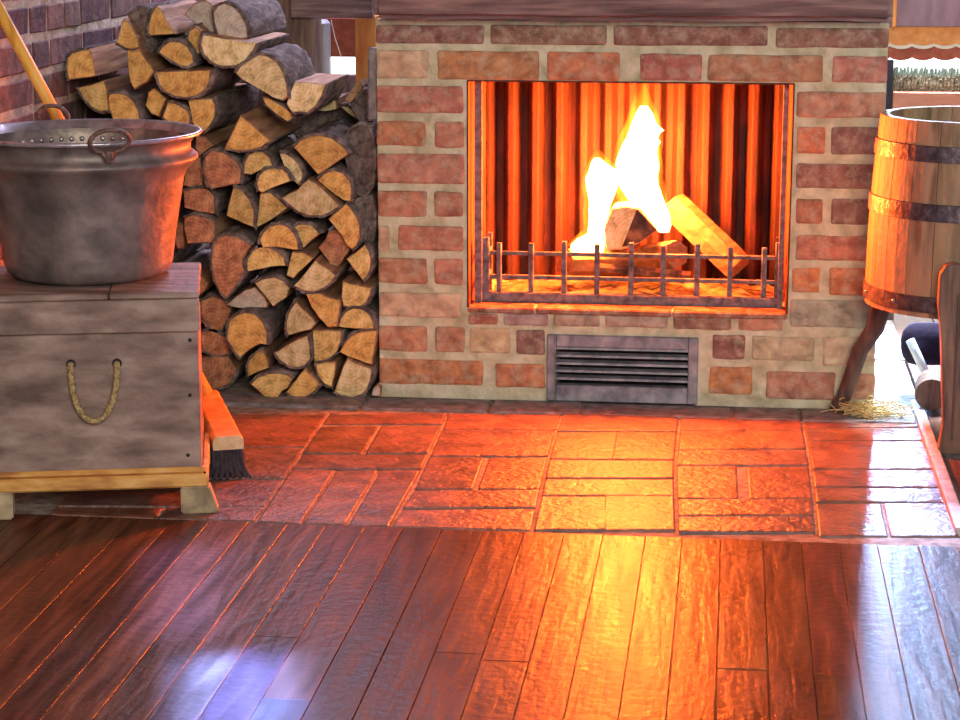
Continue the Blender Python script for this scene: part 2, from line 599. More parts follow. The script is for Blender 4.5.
# ------------------------------------------------------------------ setting: left brick wall
wb = MB()
wb.box((X_WALL - .12, -2.4, -.03), (X_WALL - .006, 1.6, 2.45), mi=1)
zz = (PX(0, 45, X_WALL).z + .0039) % .0758
row = 0
wcol = [(.17, .075, .07), (.12, .056, .06), (.19, .09, .075), (.11, .05, .056), (.15, .07, .068)]
while zz < 2.38:
    yy = -2.4 + (0 if row % 2 else -.13)
    while yy < 1.58:
        L = rnd.choice([.245, .245, .12])
        wb.box((X_WALL - .05, yy + .006, zz + .005), (X_WALL - .003 + rnd.uniform(-.0015, .0015), min(yy + L - .006, 1.6), zz + .063), TINT(*rnd.choice(wcol)), bev=.003, jit=.002)
        yy += L
    zz += .0758
    row += 1
struct(wb.build('wall_left', [M['oldbrick'], M['darkmortar']]))

# ------------------------------------------------------------------ back of the room
YB = 1.3
bw_ = MB()
n0 = X_WALL - .1
x = n0
while x < 2.1:
    bw_.box((x, YB, -.03), (x + .118, YB + .05, 2.45), TINT(.8, .7, .75), bev=.003)
    x += .12
struct(bw_.build('wall_back', M['post']))

cl_ = MB()
y = -4.4
while y < 1.35:
    cl_.box((X_WALL - .12, y, 2.45), (2.2, y + .148, 2.49), TINT(.8, .7, .75), bev=.003)
    y += .15
struct(cl_.build('ceiling', M['post']))

# ------------------------------------------------------------------ fireplace
fp = thing('brick_fireplace', (0, 0, 0), 'open red brick fireplace with a lit firebox under a dark timber beam', 'fireplace')
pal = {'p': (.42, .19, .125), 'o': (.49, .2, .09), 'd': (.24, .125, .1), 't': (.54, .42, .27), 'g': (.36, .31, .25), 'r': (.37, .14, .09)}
bricks = [
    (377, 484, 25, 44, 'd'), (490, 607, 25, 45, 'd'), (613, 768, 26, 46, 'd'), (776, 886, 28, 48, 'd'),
    (379, 428, 50, 79, 't'), (437, 539, 51, 80, 'o'), (547, 620, 52, 81, 'o'), (640, 702, 54, 81, 'r'), (708, 823, 55, 82, 'p'), (832, 884, 56, 83, 'p'),
    (380, 463, 86, 113, 'p'), (797, 884, 92, 118, 'p'),
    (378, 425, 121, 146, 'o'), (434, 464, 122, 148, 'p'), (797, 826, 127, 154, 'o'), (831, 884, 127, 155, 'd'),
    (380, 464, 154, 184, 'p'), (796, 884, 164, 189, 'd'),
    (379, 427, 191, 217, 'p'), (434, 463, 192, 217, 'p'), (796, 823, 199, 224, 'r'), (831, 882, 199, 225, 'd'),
    (380, 389, 226, 251, 't'), (398, 463, 226, 251, 'p'), (796, 882, 236, 261, 'p'),
    (380, 427, 258, 284, 'p'), (434, 463, 259, 285, 'p'), (792, 820, 268, 293, 'o'), (829, 880, 268, 296, 'o'),
    (381, 461, 293, 318, 't'), (790, 876, 300, 328, 'g'),
    (468, 498, 314, 325, 'r'), (503, 548, 314, 326, 'g'), (553, 600, 315, 327, 'g'), (605, 668, 316, 328, 'g'), (673, 732, 317, 330, 'd'), (738, 783, 318, 331, 'p'),
    (381, 427, 326, 352, 'p'), (435, 465, 327, 353, 'p'), (469, 510, 328, 354, 't'), (516, 545, 330, 355, 'd'), (712, 745, 335, 360, 'd'), (752, 814, 337, 361, 't'), (823, 876, 337, 366, 't'),
    (381, 483, 360, 385, 'o'), (495, 545, 364, 388, 'o'), (709, 752, 367, 395, 'o'), (766, 835, 372, 400, 'p'), (842, 875, 374, 400, 'p'),
]
cb = MB()
XL, XR = PY(378, 220).x, PY(881, 220).x
OL, OR_ = PY(467, 200).x, PY(791, 200).x
ZT, ZB = PY(630, 82.5).z, PY(630, 311).z
ZTOP = PY(630, 21).z
D = .45
mort = .0045
VL, VR, VZ = PY(547, 370).x, PY(698, 370).x, PY(620, 336).z
for lo, hi in (((XL, mort, 0), (OL, D, ZTOP)), ((OR_, mort, 0), (XR, D, ZTOP)), ((OL, mort, ZT), (OR_, D, ZTOP)),
               ((OL, mort, VZ), (OR_, D, ZB)), ((OL, mort, 0), (VL + .005, D, VZ)), ((VR - .005, mort, 0), (OR_, D, VZ)), ((VL, .12, 0), (VR, D, VZ))):
    cb.box(lo, hi, mi=1)
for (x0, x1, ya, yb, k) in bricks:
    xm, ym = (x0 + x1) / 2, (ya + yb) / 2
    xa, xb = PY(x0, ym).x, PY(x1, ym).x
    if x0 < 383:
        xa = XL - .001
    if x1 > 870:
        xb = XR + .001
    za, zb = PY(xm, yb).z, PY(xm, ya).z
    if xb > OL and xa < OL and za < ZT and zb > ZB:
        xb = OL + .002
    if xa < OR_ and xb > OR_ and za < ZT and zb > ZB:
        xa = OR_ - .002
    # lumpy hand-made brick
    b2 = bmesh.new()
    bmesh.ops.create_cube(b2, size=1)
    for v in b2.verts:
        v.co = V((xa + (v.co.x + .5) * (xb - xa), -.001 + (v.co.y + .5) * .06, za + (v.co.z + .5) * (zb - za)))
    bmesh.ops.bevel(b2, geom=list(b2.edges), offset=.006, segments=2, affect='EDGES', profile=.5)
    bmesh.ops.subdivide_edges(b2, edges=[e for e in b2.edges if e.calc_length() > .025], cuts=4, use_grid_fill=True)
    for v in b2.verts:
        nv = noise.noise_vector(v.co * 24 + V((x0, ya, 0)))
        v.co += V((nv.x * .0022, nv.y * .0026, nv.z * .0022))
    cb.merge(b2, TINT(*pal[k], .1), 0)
# returns of the opening: brick edge course faces inside
surround = cb.build('brick_surround', [M['brick'], M['mortar']], fp)
# sill of the opening (brick ledge)
sb = MB()
sx = [OL, PY(535, 310).x, PY(672, 315).x, OR_]
for a, b in zip(sx, sx[1:]):
    sb.box((a + .002, -.004, ZB - .012), (b - .002, .12, ZB + .002), (.3, .12, .07), jit=.001, bev=.003)
sb.build('hearth_sill', M['brick'], fp)
# firebox: ribbed rusty back, floor, added side and top plates
YF = .37
fx = MB()
nseg = 300
xs0, xs1 = OL + .004, OR_ - .004
period = .058
prev = None
for i in range(nseg + 1):
    xx = xs0 + (xs1 - xs0) * i / nseg
    ph = (xx - xs0) / period * 2 * math.pi
    yy = YF - .020 * max(-1, min(1, 1.5 * math.cos(ph))) + .003 * noise.noise(V((xx * 18, 0, 0)))
    a = fx.bm.verts.new((xx, yy, ZB - .01))
    b = fx.bm.verts.new((xx, yy, ZT + .1))
    if prev:
        fc = fx.bm.faces.new([prev[0], a, b, prev[1]])
        fx._tint([fc], (1, 1, 1), 0)
    prev = (a, b)
fx.box((OL - .02, YF + .04, ZB - .02), (OR_ + .02, YF + .05, ZT + .12))
ribbed = fx.build('firebox_lining', M['rust'], fp, recalc=True)
for p in ribbed.data.polygons:
    p.use_smooth = True
ff = MB()
ff.box((OL, .1, ZB - .03), (OR_, YF + .03, ZB - .004))
ff.build('firebox_floor', M['char'], fp)
# dark plates added over the brick sides and top to tone down the firelight
for lo, hi in (((OL - .001, .004, ZB), (OL + .003, YF - .03, ZT)), ((OR_ - .003, .004, ZB), (OR_ + .001, YF - .03, ZT)), ((OL, .004, ZT - .002), (OR_, YF - .03, ZT + .002))):
    k = MB()
    k.box(lo, hi)
    k.build('added_plate', M['jamb_dark'], fp)
# upright steel frame bars just inside both jambs
for pa_, pb__ in ((474.5, 482), (780.5, 786)):
    ab = MB()
    ab.box((PY(pa_, 190, .05).x, .05, ZB), (PY(pb__, 190, .05).x, .058, ZT + .05), bev=.001)
    ab.build('corner_bar', M['iron'], fp)
# timber beam over the opening
tb = MB()
xb0, xb1 = PY(373, 12, -.07).x, PY(893, 12, -.07).x
zb0 = PY(630, 21, -.07).z
b2 = bmesh.new()
bmesh.ops.create_cube(b2, size=1)
for v in b2.verts:
    v.co = V((xb0 + (v.co.x + .5) * (xb1 - xb0), -.07 + (v.co.y + .5) * .42, zb0 + (v.co.z + .5) * .17))
bmesh.ops.bevel(b2, geom=list(b2.edges), offset=.012, segments=3, affect='EDGES')
bmesh.ops.subdivide_edges(b2, edges=[e for e in b2.edges if e.calc_length() > .06], cuts=10, use_grid_fill=True)
for v in b2.verts:
    v.co += noise.noise_vector(V((v.co.x * 4, v.co.y * 14, v.co.z * 14))) * .004
tb.merge(b2)
beam = tb.build('mantel_beam', M['beam'], fp)
auto_smooth(beam)
# chimney breast rising from the beam to the ceiling
up_ = MB()
zz = zb0 + .171
up_.box((XL + .01, .012, zz), (XR - .01, D - .01, 2.45), mi=1)
row = 0
while zz < 2.40:
    xx = XL + (0 if row % 2 else -.12)
    while xx < XR - .02:
        up_.box((max(xx, XL) + .005, .0, zz + .006), (min(xx + .235, XR) - .005, .06, zz + .068), TINT(*pal[rnd.choice('ppdo')], .1), bev=.005)
        xx += .24
    zz += .0765
    row += 1
up_.build('chimney_breast', [M['brick'], M['mortar']], fp)
# plaster strip on the left edge of the chimney
pb = MB()
pb.box((XL - .022, .012, PY(370, 121).z), (XL + .002, .06, PY(370, 48).z), jit=.003, bev=.004)
pb.build('plaster_edge', M['shaded_tile_plaster'], fp)
# vent grille under the firebox
vz0, vz1 = .004, PY(620, 336).z
fr = 0.016
vm = MB()
sz0, sz1 = PY(620, 386).z, PY(620, 348).z
sxa, sxb = PY(556, 366).x, PY(688, 368).x
vm.box((VL, -.006, vz0), (sxa, .02, vz1), bev=.002)
vm.box((sxb, -.006, vz0), (VR, .02, vz1), bev=.002)
vm.box((sxa, -.006, sz1), (sxb, .02, vz1), bev=.002)
vm.box((sxa, -.006, vz0), (sxb, .02, sz0), bev=.002)
vm.box((sxa - .003, -.010, vz0 - .001), (sxa, -.004, vz1), bev=.001)
vent = vm.build('vent_grille', M['vent'], fp)
nsl = 5
for i in range(nsl):
    zc = sz0 + (sz1 - sz0) * (i + .75) / nsl
    s_ = MB()
    s_.prism([V((sxa, -.004, zc - .001)), V((sxa, -.002, zc + .0035)), V((sxa, .014, zc + .007)), V((sxa, .014, zc + .005))], (sxb - sxa, 0, 0))
    s_.build('slat', M['vent'], vent)
vb = MB()
vb.box((sxa, .09, vz0), (sxb, .1, vz1))
vb.build('duct_back', M['soot'], vent)

# ------------------------------------------------------------------ grate guard
gy = .075
gr = thing('fire_guard', (0, gy, ZB), 'low grey iron fence guard of upright bars standing in the firebox opening', 'fire guard')
bm_ = MB()
ga, gbx = PY(487, 298, gy).x, PY(776, 302, gy).x
bm_.box((ga - .012, gy - .012, ZB + .002), (gbx + .012, gy + .012, ZB + .024), bev=.002)
bm_.build('base_bar', M['iron'], gr)
ztop = PY(630, 245, gy).z
for zc in (PY(630, 256, gy).z, PY(630, 280, gy).z):
    r_ = MB()
    r_.box((ga, gy + .006, zc - .0045), (gbx, gy + .014, zc + .0045), bev=.001, jit=.0008)
    r_.build('rail', M['iron'], gr)
for i, px in enumerate((499, 531, 564, 597, 631, 663, 697, 730, 764)):
    r_ = MB()
    xc = PY(px, 272, gy).x
    tz = ztop + (.006 if px in (631, 697, 564) else 0)
    r_.box((xc - .0058, gy - .004, ZB + .02), (xc + .0058, gy + .006, tz), bev=.0015, jit=.0006)
    r_.build('upright', M['iron'], gr)
for xc in (ga - .003, gbx + .003):
    r_ = MB()
    r_.box((xc - .008, gy - .008, ZB + .02), (xc + .008, gy + .008, ztop + .012), bev=.002)
    for zc in (PY(630, 256, gy).z, PY(630, 280, gy).z):
        r_.box((xc - .004, gy + .006, zc - .0045), (xc + .004, gy + .09, zc + .0045))
    r_.box((xc - .005, gy + .08, ZB + .0), (xc + .005, gy + .092, ztop + .01))
    r_.build('end_panel', M['iron'], gr)

# ------------------------------------------------------------------ fire, embers, burning wood
em = MB()
nx, ny = 60, 24
grid = []
for i in range(nx + 1):
    colv = []
    for j in range(ny + 1):
        u, w = i / nx, j / ny
        xx = OL + .012 + (OR_ - OL - .024) * u
        yy = .105 + (YF - .03 - .105) * w
        edge = min(1, 6 * min(u, 1 - u, w + .02, 1 - w))
        zz = ZB - .003 + edge * (.012 + .014 * abs(noise.noise(V((xx * 22, yy * 22, 1)))) + .012 * abs(noise.noise(V((xx * 60, yy * 60, 4)))))
        colv.append(em.bm.verts.new((xx, yy, zz)))
    grid.append(colv)
for i in range(nx):
    for j in range(ny):
        em.bm.faces.new([grid[i][j], grid[i + 1][j], grid[i + 1][j + 1], grid[i][j + 1]])
eo = em.build('ember_bed', M['ember'], recalc=True)
for p in eo.data.polygons:
    p.use_smooth = True
tag(eo, 'bed of glowing orange embers covering the firebox floor', 'embers', kind='stuff')


def blend_rows(rows, yb, dscale, name, m, parent, lean=0.0, inflate=0.0, step=4):
    """A flame body: an elliptical section at every height, wavering along its length."""
    b = MB()
    rings = []
    seg = 20
    R = []
    for (ya, xa, xb), (yc, xc, xd) in zip(rows, rows[1:]):
        k = max(1, int((yc - ya) / step))
        for q in range(k):
            t = q / k
            R.append((ya + (yc - ya) * t, xa + (xc - xa) * t, xb + (xd - xb) * t))
    R.append(rows[-1])
    for (yy, xa, xb) in R:
        a_, b_ = PY(xa, yy, yb), PY(xb, yy, yb)
        c = (a_ + b_) / 2
        hw = max((b_.x - a_.x) / 2 + inflate, .001)
        ring = []
        for j in range(seg):
            an = 2 * math.pi * j / seg
            wob = 1 + .12 * noise.noise(V((math.cos(an) * 1.5, math.sin(an) * 1.5, c.z * 30)))
            ring.append(b.bm.verts.new((c.x + hw * math.cos(an) * wob, c.y + min(hw, .05) * dscale * math.sin(an) * wob, c.z)))
        rings.append(ring)
    for A, B in zip(rings, rings[1:]):
        for j in range(seg):
            b.bm.faces.new([A[j], A[(j + 1) % seg], B[(j + 1) % seg], B[j]])
    b.bm.faces.new(rings[0])
    b.bm.faces.new(list(reversed(rings[-1])))
    o = b.build(name, m, parent)
    for p in o.data.polygons:
        p.use_smooth = True
    return o


FY = .17
fire = thing('fire', (0, FY, ZB + .02), 'tall white-hot log fire with two flames burning in the brick firebox', 'fire')
main_rows = [(106, 640, 648), (114, 636, 653), (122, 632, 656), (126, 630, 659), (130, 629, 664), (133, 627.5, 660), (138, 626, 658), (142, 624, 661), (146, 622, 658), (155, 618, 658), (165, 615.5, 659), (175, 617, 657), (185, 620, 659), (195, 625, 663),
             (205, 631, 667), (215, 642, 670), (225, 651, 671), (232, 659, 669)]
left_rows = [(158, 594, 600), (163, 591, 606), (170, 589, 616), (178, 586, 619), (186, 587, 618), (196, 588, 615), (206, 589, 611), (216, 589, 608), (226, 588, 605), (234, 587, 604), (239, 577, 605), (245, 571, 606), (251, 570, 604)]
blend_rows(main_rows, FY, .85, 'flame', M['flame'], fire)
blend_rows(left_rows, FY - .015, .85, 'flame', M['flame'], fire)
tip_rows = [(78, 639, 643), (86, 636, 647), (96, 633, 651), (108, 630, 656), (120, 626, 661), (135, 619, 664), (155, 613, 663), (175, 611, 663), (195, 614, 669), (215, 620, 674)]
blend_rows(tip_rows, FY + .015, .8, 'flame_glow', M['glow'], fire)
gl_rows = [(150, 595, 601), (160, 589, 610), (172, 584, 624), (190, 582, 622), (210, 583, 615), (230, 582, 610), (246, 566, 608)]
blend_rows(gl_rows, FY, .8, 'flame_glow', M['glow'], fire)


def stick_log(name, p0, p1, rad, m, label, sides=9, sq=0.0, bark=None, cutm=None):
    """A burning log between two end centres with an uneven section."""
    p0, p1 = V(p0), V(p1)
    t = (p1 - p0).normalized()
    a = t.cross(V((0, 0, 1)))
    if a.length < .05:
        a = V((1, 0, 0))
    a.normalize()
    b = a.cross(t)
    mb = MB()
    sec = [(rnd.uniform(.86, 1.12)) for _ in range(sides)]
    rings = []
    k = 8
    for i in range(k + 1):
        c = p0.lerp(p1, i / k)
        ring = []
        for j in range(sides):
            an = 2 * math.pi * j / sides + .3
            rr = rad * sec[j] * (1 + .05 * noise.noise(V((i * .7, j, p0.x * 10)))) * (.96 if i in (0, k) else 1)
            ring.append(mb.bm.verts.new(c + a * rr * math.cos(an) + b * rr * math.sin(an)))
        rings.append(ring)
    for A, B in zip(rings, rings[1:]):
        for j in range(sides):
            mb.bm.faces.new([A[j], A[(j + 1) % sides], B[(j + 1) % sides], B[j]])
    f0 = mb.bm.faces.new(list(reversed(rings[0])))
    f1 = mb.bm.faces.new(rings[-1])
    mi = 1
    f0.material_index = mi
    f1.material_index = mi
    o = mb.build(name, [m, cutm or m], origin=(p0 + p1) / 2)
    tag(o, label, 'log', 'burning logs in the firebox')
    return o


zE = ZB + .022
stick_log('burning_log', PY(672, 205, .27), PY(738, 268, .17), .034, M['firewood'], 'long peeled log leaning diagonally to the right in the fire', sides=7)
stick_log('burning_log', PY(564, 262, .155), PY(622, 262, .26), .034, M['firewood'], 'pale log lying flat at the left foot of the flames', sides=7)
stick_log('burning_log', PY(676, 253, .14), PY(640, 258, .27), .036, M['firewood'], 'pale squarish log lying right of the fire under the leaning log', sides=6)
# the upright quarter log with a yellow-green face and a grey split face
qb = MB()
q = [PY(604, 228, .13), PY(612, 208, .13), PY(626, 206, .13), PY(640, 208, .13), PY(657, 230, .13), PY(640, 243, .13), PY(622, 250, .13), PY(606, 250, .13)]
fs = qb.prism(q, (.0, .12, -.004), bev=.004)
qo = qb.build('burning_log', [M['p']], origin=q[5])
tag(qo, 'short thick split log propped in the middle of the fire between both flames', 'log', 'burning logs in the firebox')
wq = MB()
wq.prism([PY(622, 247, .128), PY(637, 209, .124), PY(657, 230, .128), PY(640, 242, .124)], (.0, .004, 0))
wo = wq.build('charred_face', M['char'], qo)
wo['label'] = 'grey charred split face'
stick_log('burning_log', PY(600, 268, .13), PY(690, 276, .145), .012, M['char'], 'thin charred stick lying low in front of the embers', sides=7)

# ------------------------------------------------------------------ stacked firewood
def log(poly, m, label, y0=0.0, length=.33, bark_all=False, side='split', name='split_log', tilt=(0, 0)):
    """poly: surveyed outline of the sawn end. Straight runs are split faces, curved runs carry bark."""
    n = len(poly)
    P = [PY(px, py, y0) for px, py in poly]
    area = sum(P[i].x * P[(i + 1) % n].z - P[(i + 1) % n].x * P[i].z for i in range(n))
    if area < 0:
        P.reverse()          # counter-clockwise seen from the camera (x right, z up)
    E = [(P[(i + 1) % n] - P[i]) for i in range(n)]
    turn = []
    for i in range(n):
        a, b = E[i - 1], E[i]
        ang = math.atan2(a.x * b.z - a.z * b.x, a.x * b.x + a.z * b.z)
        turn.append(math.degrees(ang))
    corner = [t > 48 or t < -25 for t in turn]
    arcs = []
    if bark_all:
        arcs = [list(range(n)) + [0]]
    else:
        cidx = [i for i in range(n) if corner[i]]
        if len(cidx) < 1:
            arcs = [list(range(n)) + [0]]
        else:
            for k, s in enumerate(cidx):
                e = cidx[(k + 1) % len(cidx)]
                run = [s]
                j = s
                while True:
                    j = (j + 1) % n
                    run.append(j)
                    if j == e:
                        break
                tot = sum(turn[q] for q in run[1:-1])
                if len(run) >= 4 and tot > 38:
                    arcs.append(run)
    # pith: fit at the point opposite the bark
    ctr = sum(P, V()) / n
    pith = ctr
    if arcs and not bark_all and len(arcs[0]) < n:
        am = sum((P[i] for i in arcs[0]), V()) / len(arcs[0])
        pith = min(P, key=lambda p: -(p - am).length)
        pith = pith.lerp(ctr, .25)
    base = V((ctr.x, y0, min(p.z for p in P)))
    bm = bmesh.new()
    # refined outline
    ref = []
    for i in range(n):
        a, b = P[i], P[(i + 1) % n]
        k = max(1, int((b - a).length / .012))
        for q in range(k):
            p = a.lerp(b, q / k)
            if q:
                p = p + V((rnd.uniform(-1, 1), 0, rnd.uniform(-1, 1))) * .0009
            ref.append(p)
    size = max((p - ctr).length for p in P)
    dirv = V((tilt[0], 1, tilt[1])) * length

    def ring(shr, dy, tt):
        out = []
        for p in ref:
            c = ctr + (p - ctr) * shr
            w = noise.noise_vector(V((p.x * 30, dy * 8 + tt * 3, p.z * 30))) * (.003 if tt > 0 else 0)
            out.append(bm.verts.new((c.x + dirv.x * tt + w.x, y0 + dy + dirv.y * tt, c.z + dirv.z * tt + w.z)))
        return out
    R = [ring(1 - .0035 / size, 0, 0), ring(1, .0035, 0)] + [ring(1, .0, t) for t in (.2, .45, .7, 1)]
    ins = []
    for p in ref:
        c = ctr.lerp(p, .55)
        ins.append(bm.verts.new((c.x, y0 + noise.noise(V((c.x * 60, 0, c.z * 60))) * .003, c.z)))
    K = len(ref)
    cv = bm.verts.new((ctr.x, y0 - .001, ctr.z))
    for j in range(K):
        j2 = (j + 1) % K
        bm.faces.new([ins[j], ins[j2], cv]).material_index = 0
        bm.faces.new([R[0][j], R[0][j2], ins[j2], ins[j]]).material_index = 0
    for a, b in zip(R, R[1:]):
        for j in range(K):
            j2 = (j + 1) % K
            bm.faces.new([a[j], a[j2], b[j2], b[j]]).material_index = 1
    bm.faces.new(R[-1]).material_index = 1
    bmesh.ops.recalc_face_normals(bm, faces=bm.faces)
    bmesh.ops.translate(bm, verts=bm.verts, vec=-pith)
    me = bpy.data.meshes.new(name)
    bm.to_mesh(me)
    bm.free()
    me.materials.append(M[m])
    me.materials.append(M[side])
    o = bpy.data.objects.new(name, me)
    COL.objects.link(o)
    o.location = pith
    tag(o, label, 'log', 'firewood stacked beside the fireplace')
    for run in arcs:
        pts = [P[i] for i in run]
        fine = []
        for a, b in zip(pts, pts[1:]):
            k = max(1, int((b - a).length / .006))
            fine += [a.lerp(b, q / k) for q in range(k)]
        fine.append(pts[-1])
        closed = len(run) > n
        if closed:
            fine = fine[:-1]
        kb = MB()
        rows = []
        steps = 12
        for s in range(steps + 1):
            t = s / steps
            r_in, r_out = [], []
            for p in fine:
                d = (p - ctr)
                d.y = 0
                d.normalize()
                rough = abs(noise.noise(V((p.x * 70, t * 9, p.z * 70)))) * .008 + .0035
                q0 = p + dirv * t
                q0.y = y0 + .002 + dirv.y * t
                r_in.append(kb.bm.verts.new(q0 - d * .002))
                r_out.append(kb.bm.verts.new(q0 + d * rough))
            rows.append((r_in, r_out))
        F = len(fine)
        rng = range(F) if closed else range(F - 1)
        for (ai, ao), (bi, bo) in zip(rows, rows[1:]):
            for j in rng:
                j2 = (j + 1) % F
                kb.bm.faces.new([ao[j], ao[j2], bo[j2], bo[j]])
                kb.bm.faces.new([ai[j2], ai[j], bi[j], bi[j2]])
            if not closed:
                kb.bm.faces.new([ai[0], ao[0], bo[0], bi[0]])
                kb.bm.faces.new([ao[-1], ai[-1], bi[-1], bo[-1]])
        for (ri, ro), flip in ((rows[0], 0), (rows[-1], 1)):
            for j in rng:
                j2 = (j + 1) % F
                kb.bm.faces.new([ri[j], ri[j2], ro[j2], ro[j]])
        k = kb.build('bark', M['bark'], o, origin=pith)
        for p in k.data.polygons:
            p.use_smooth = True
    return o


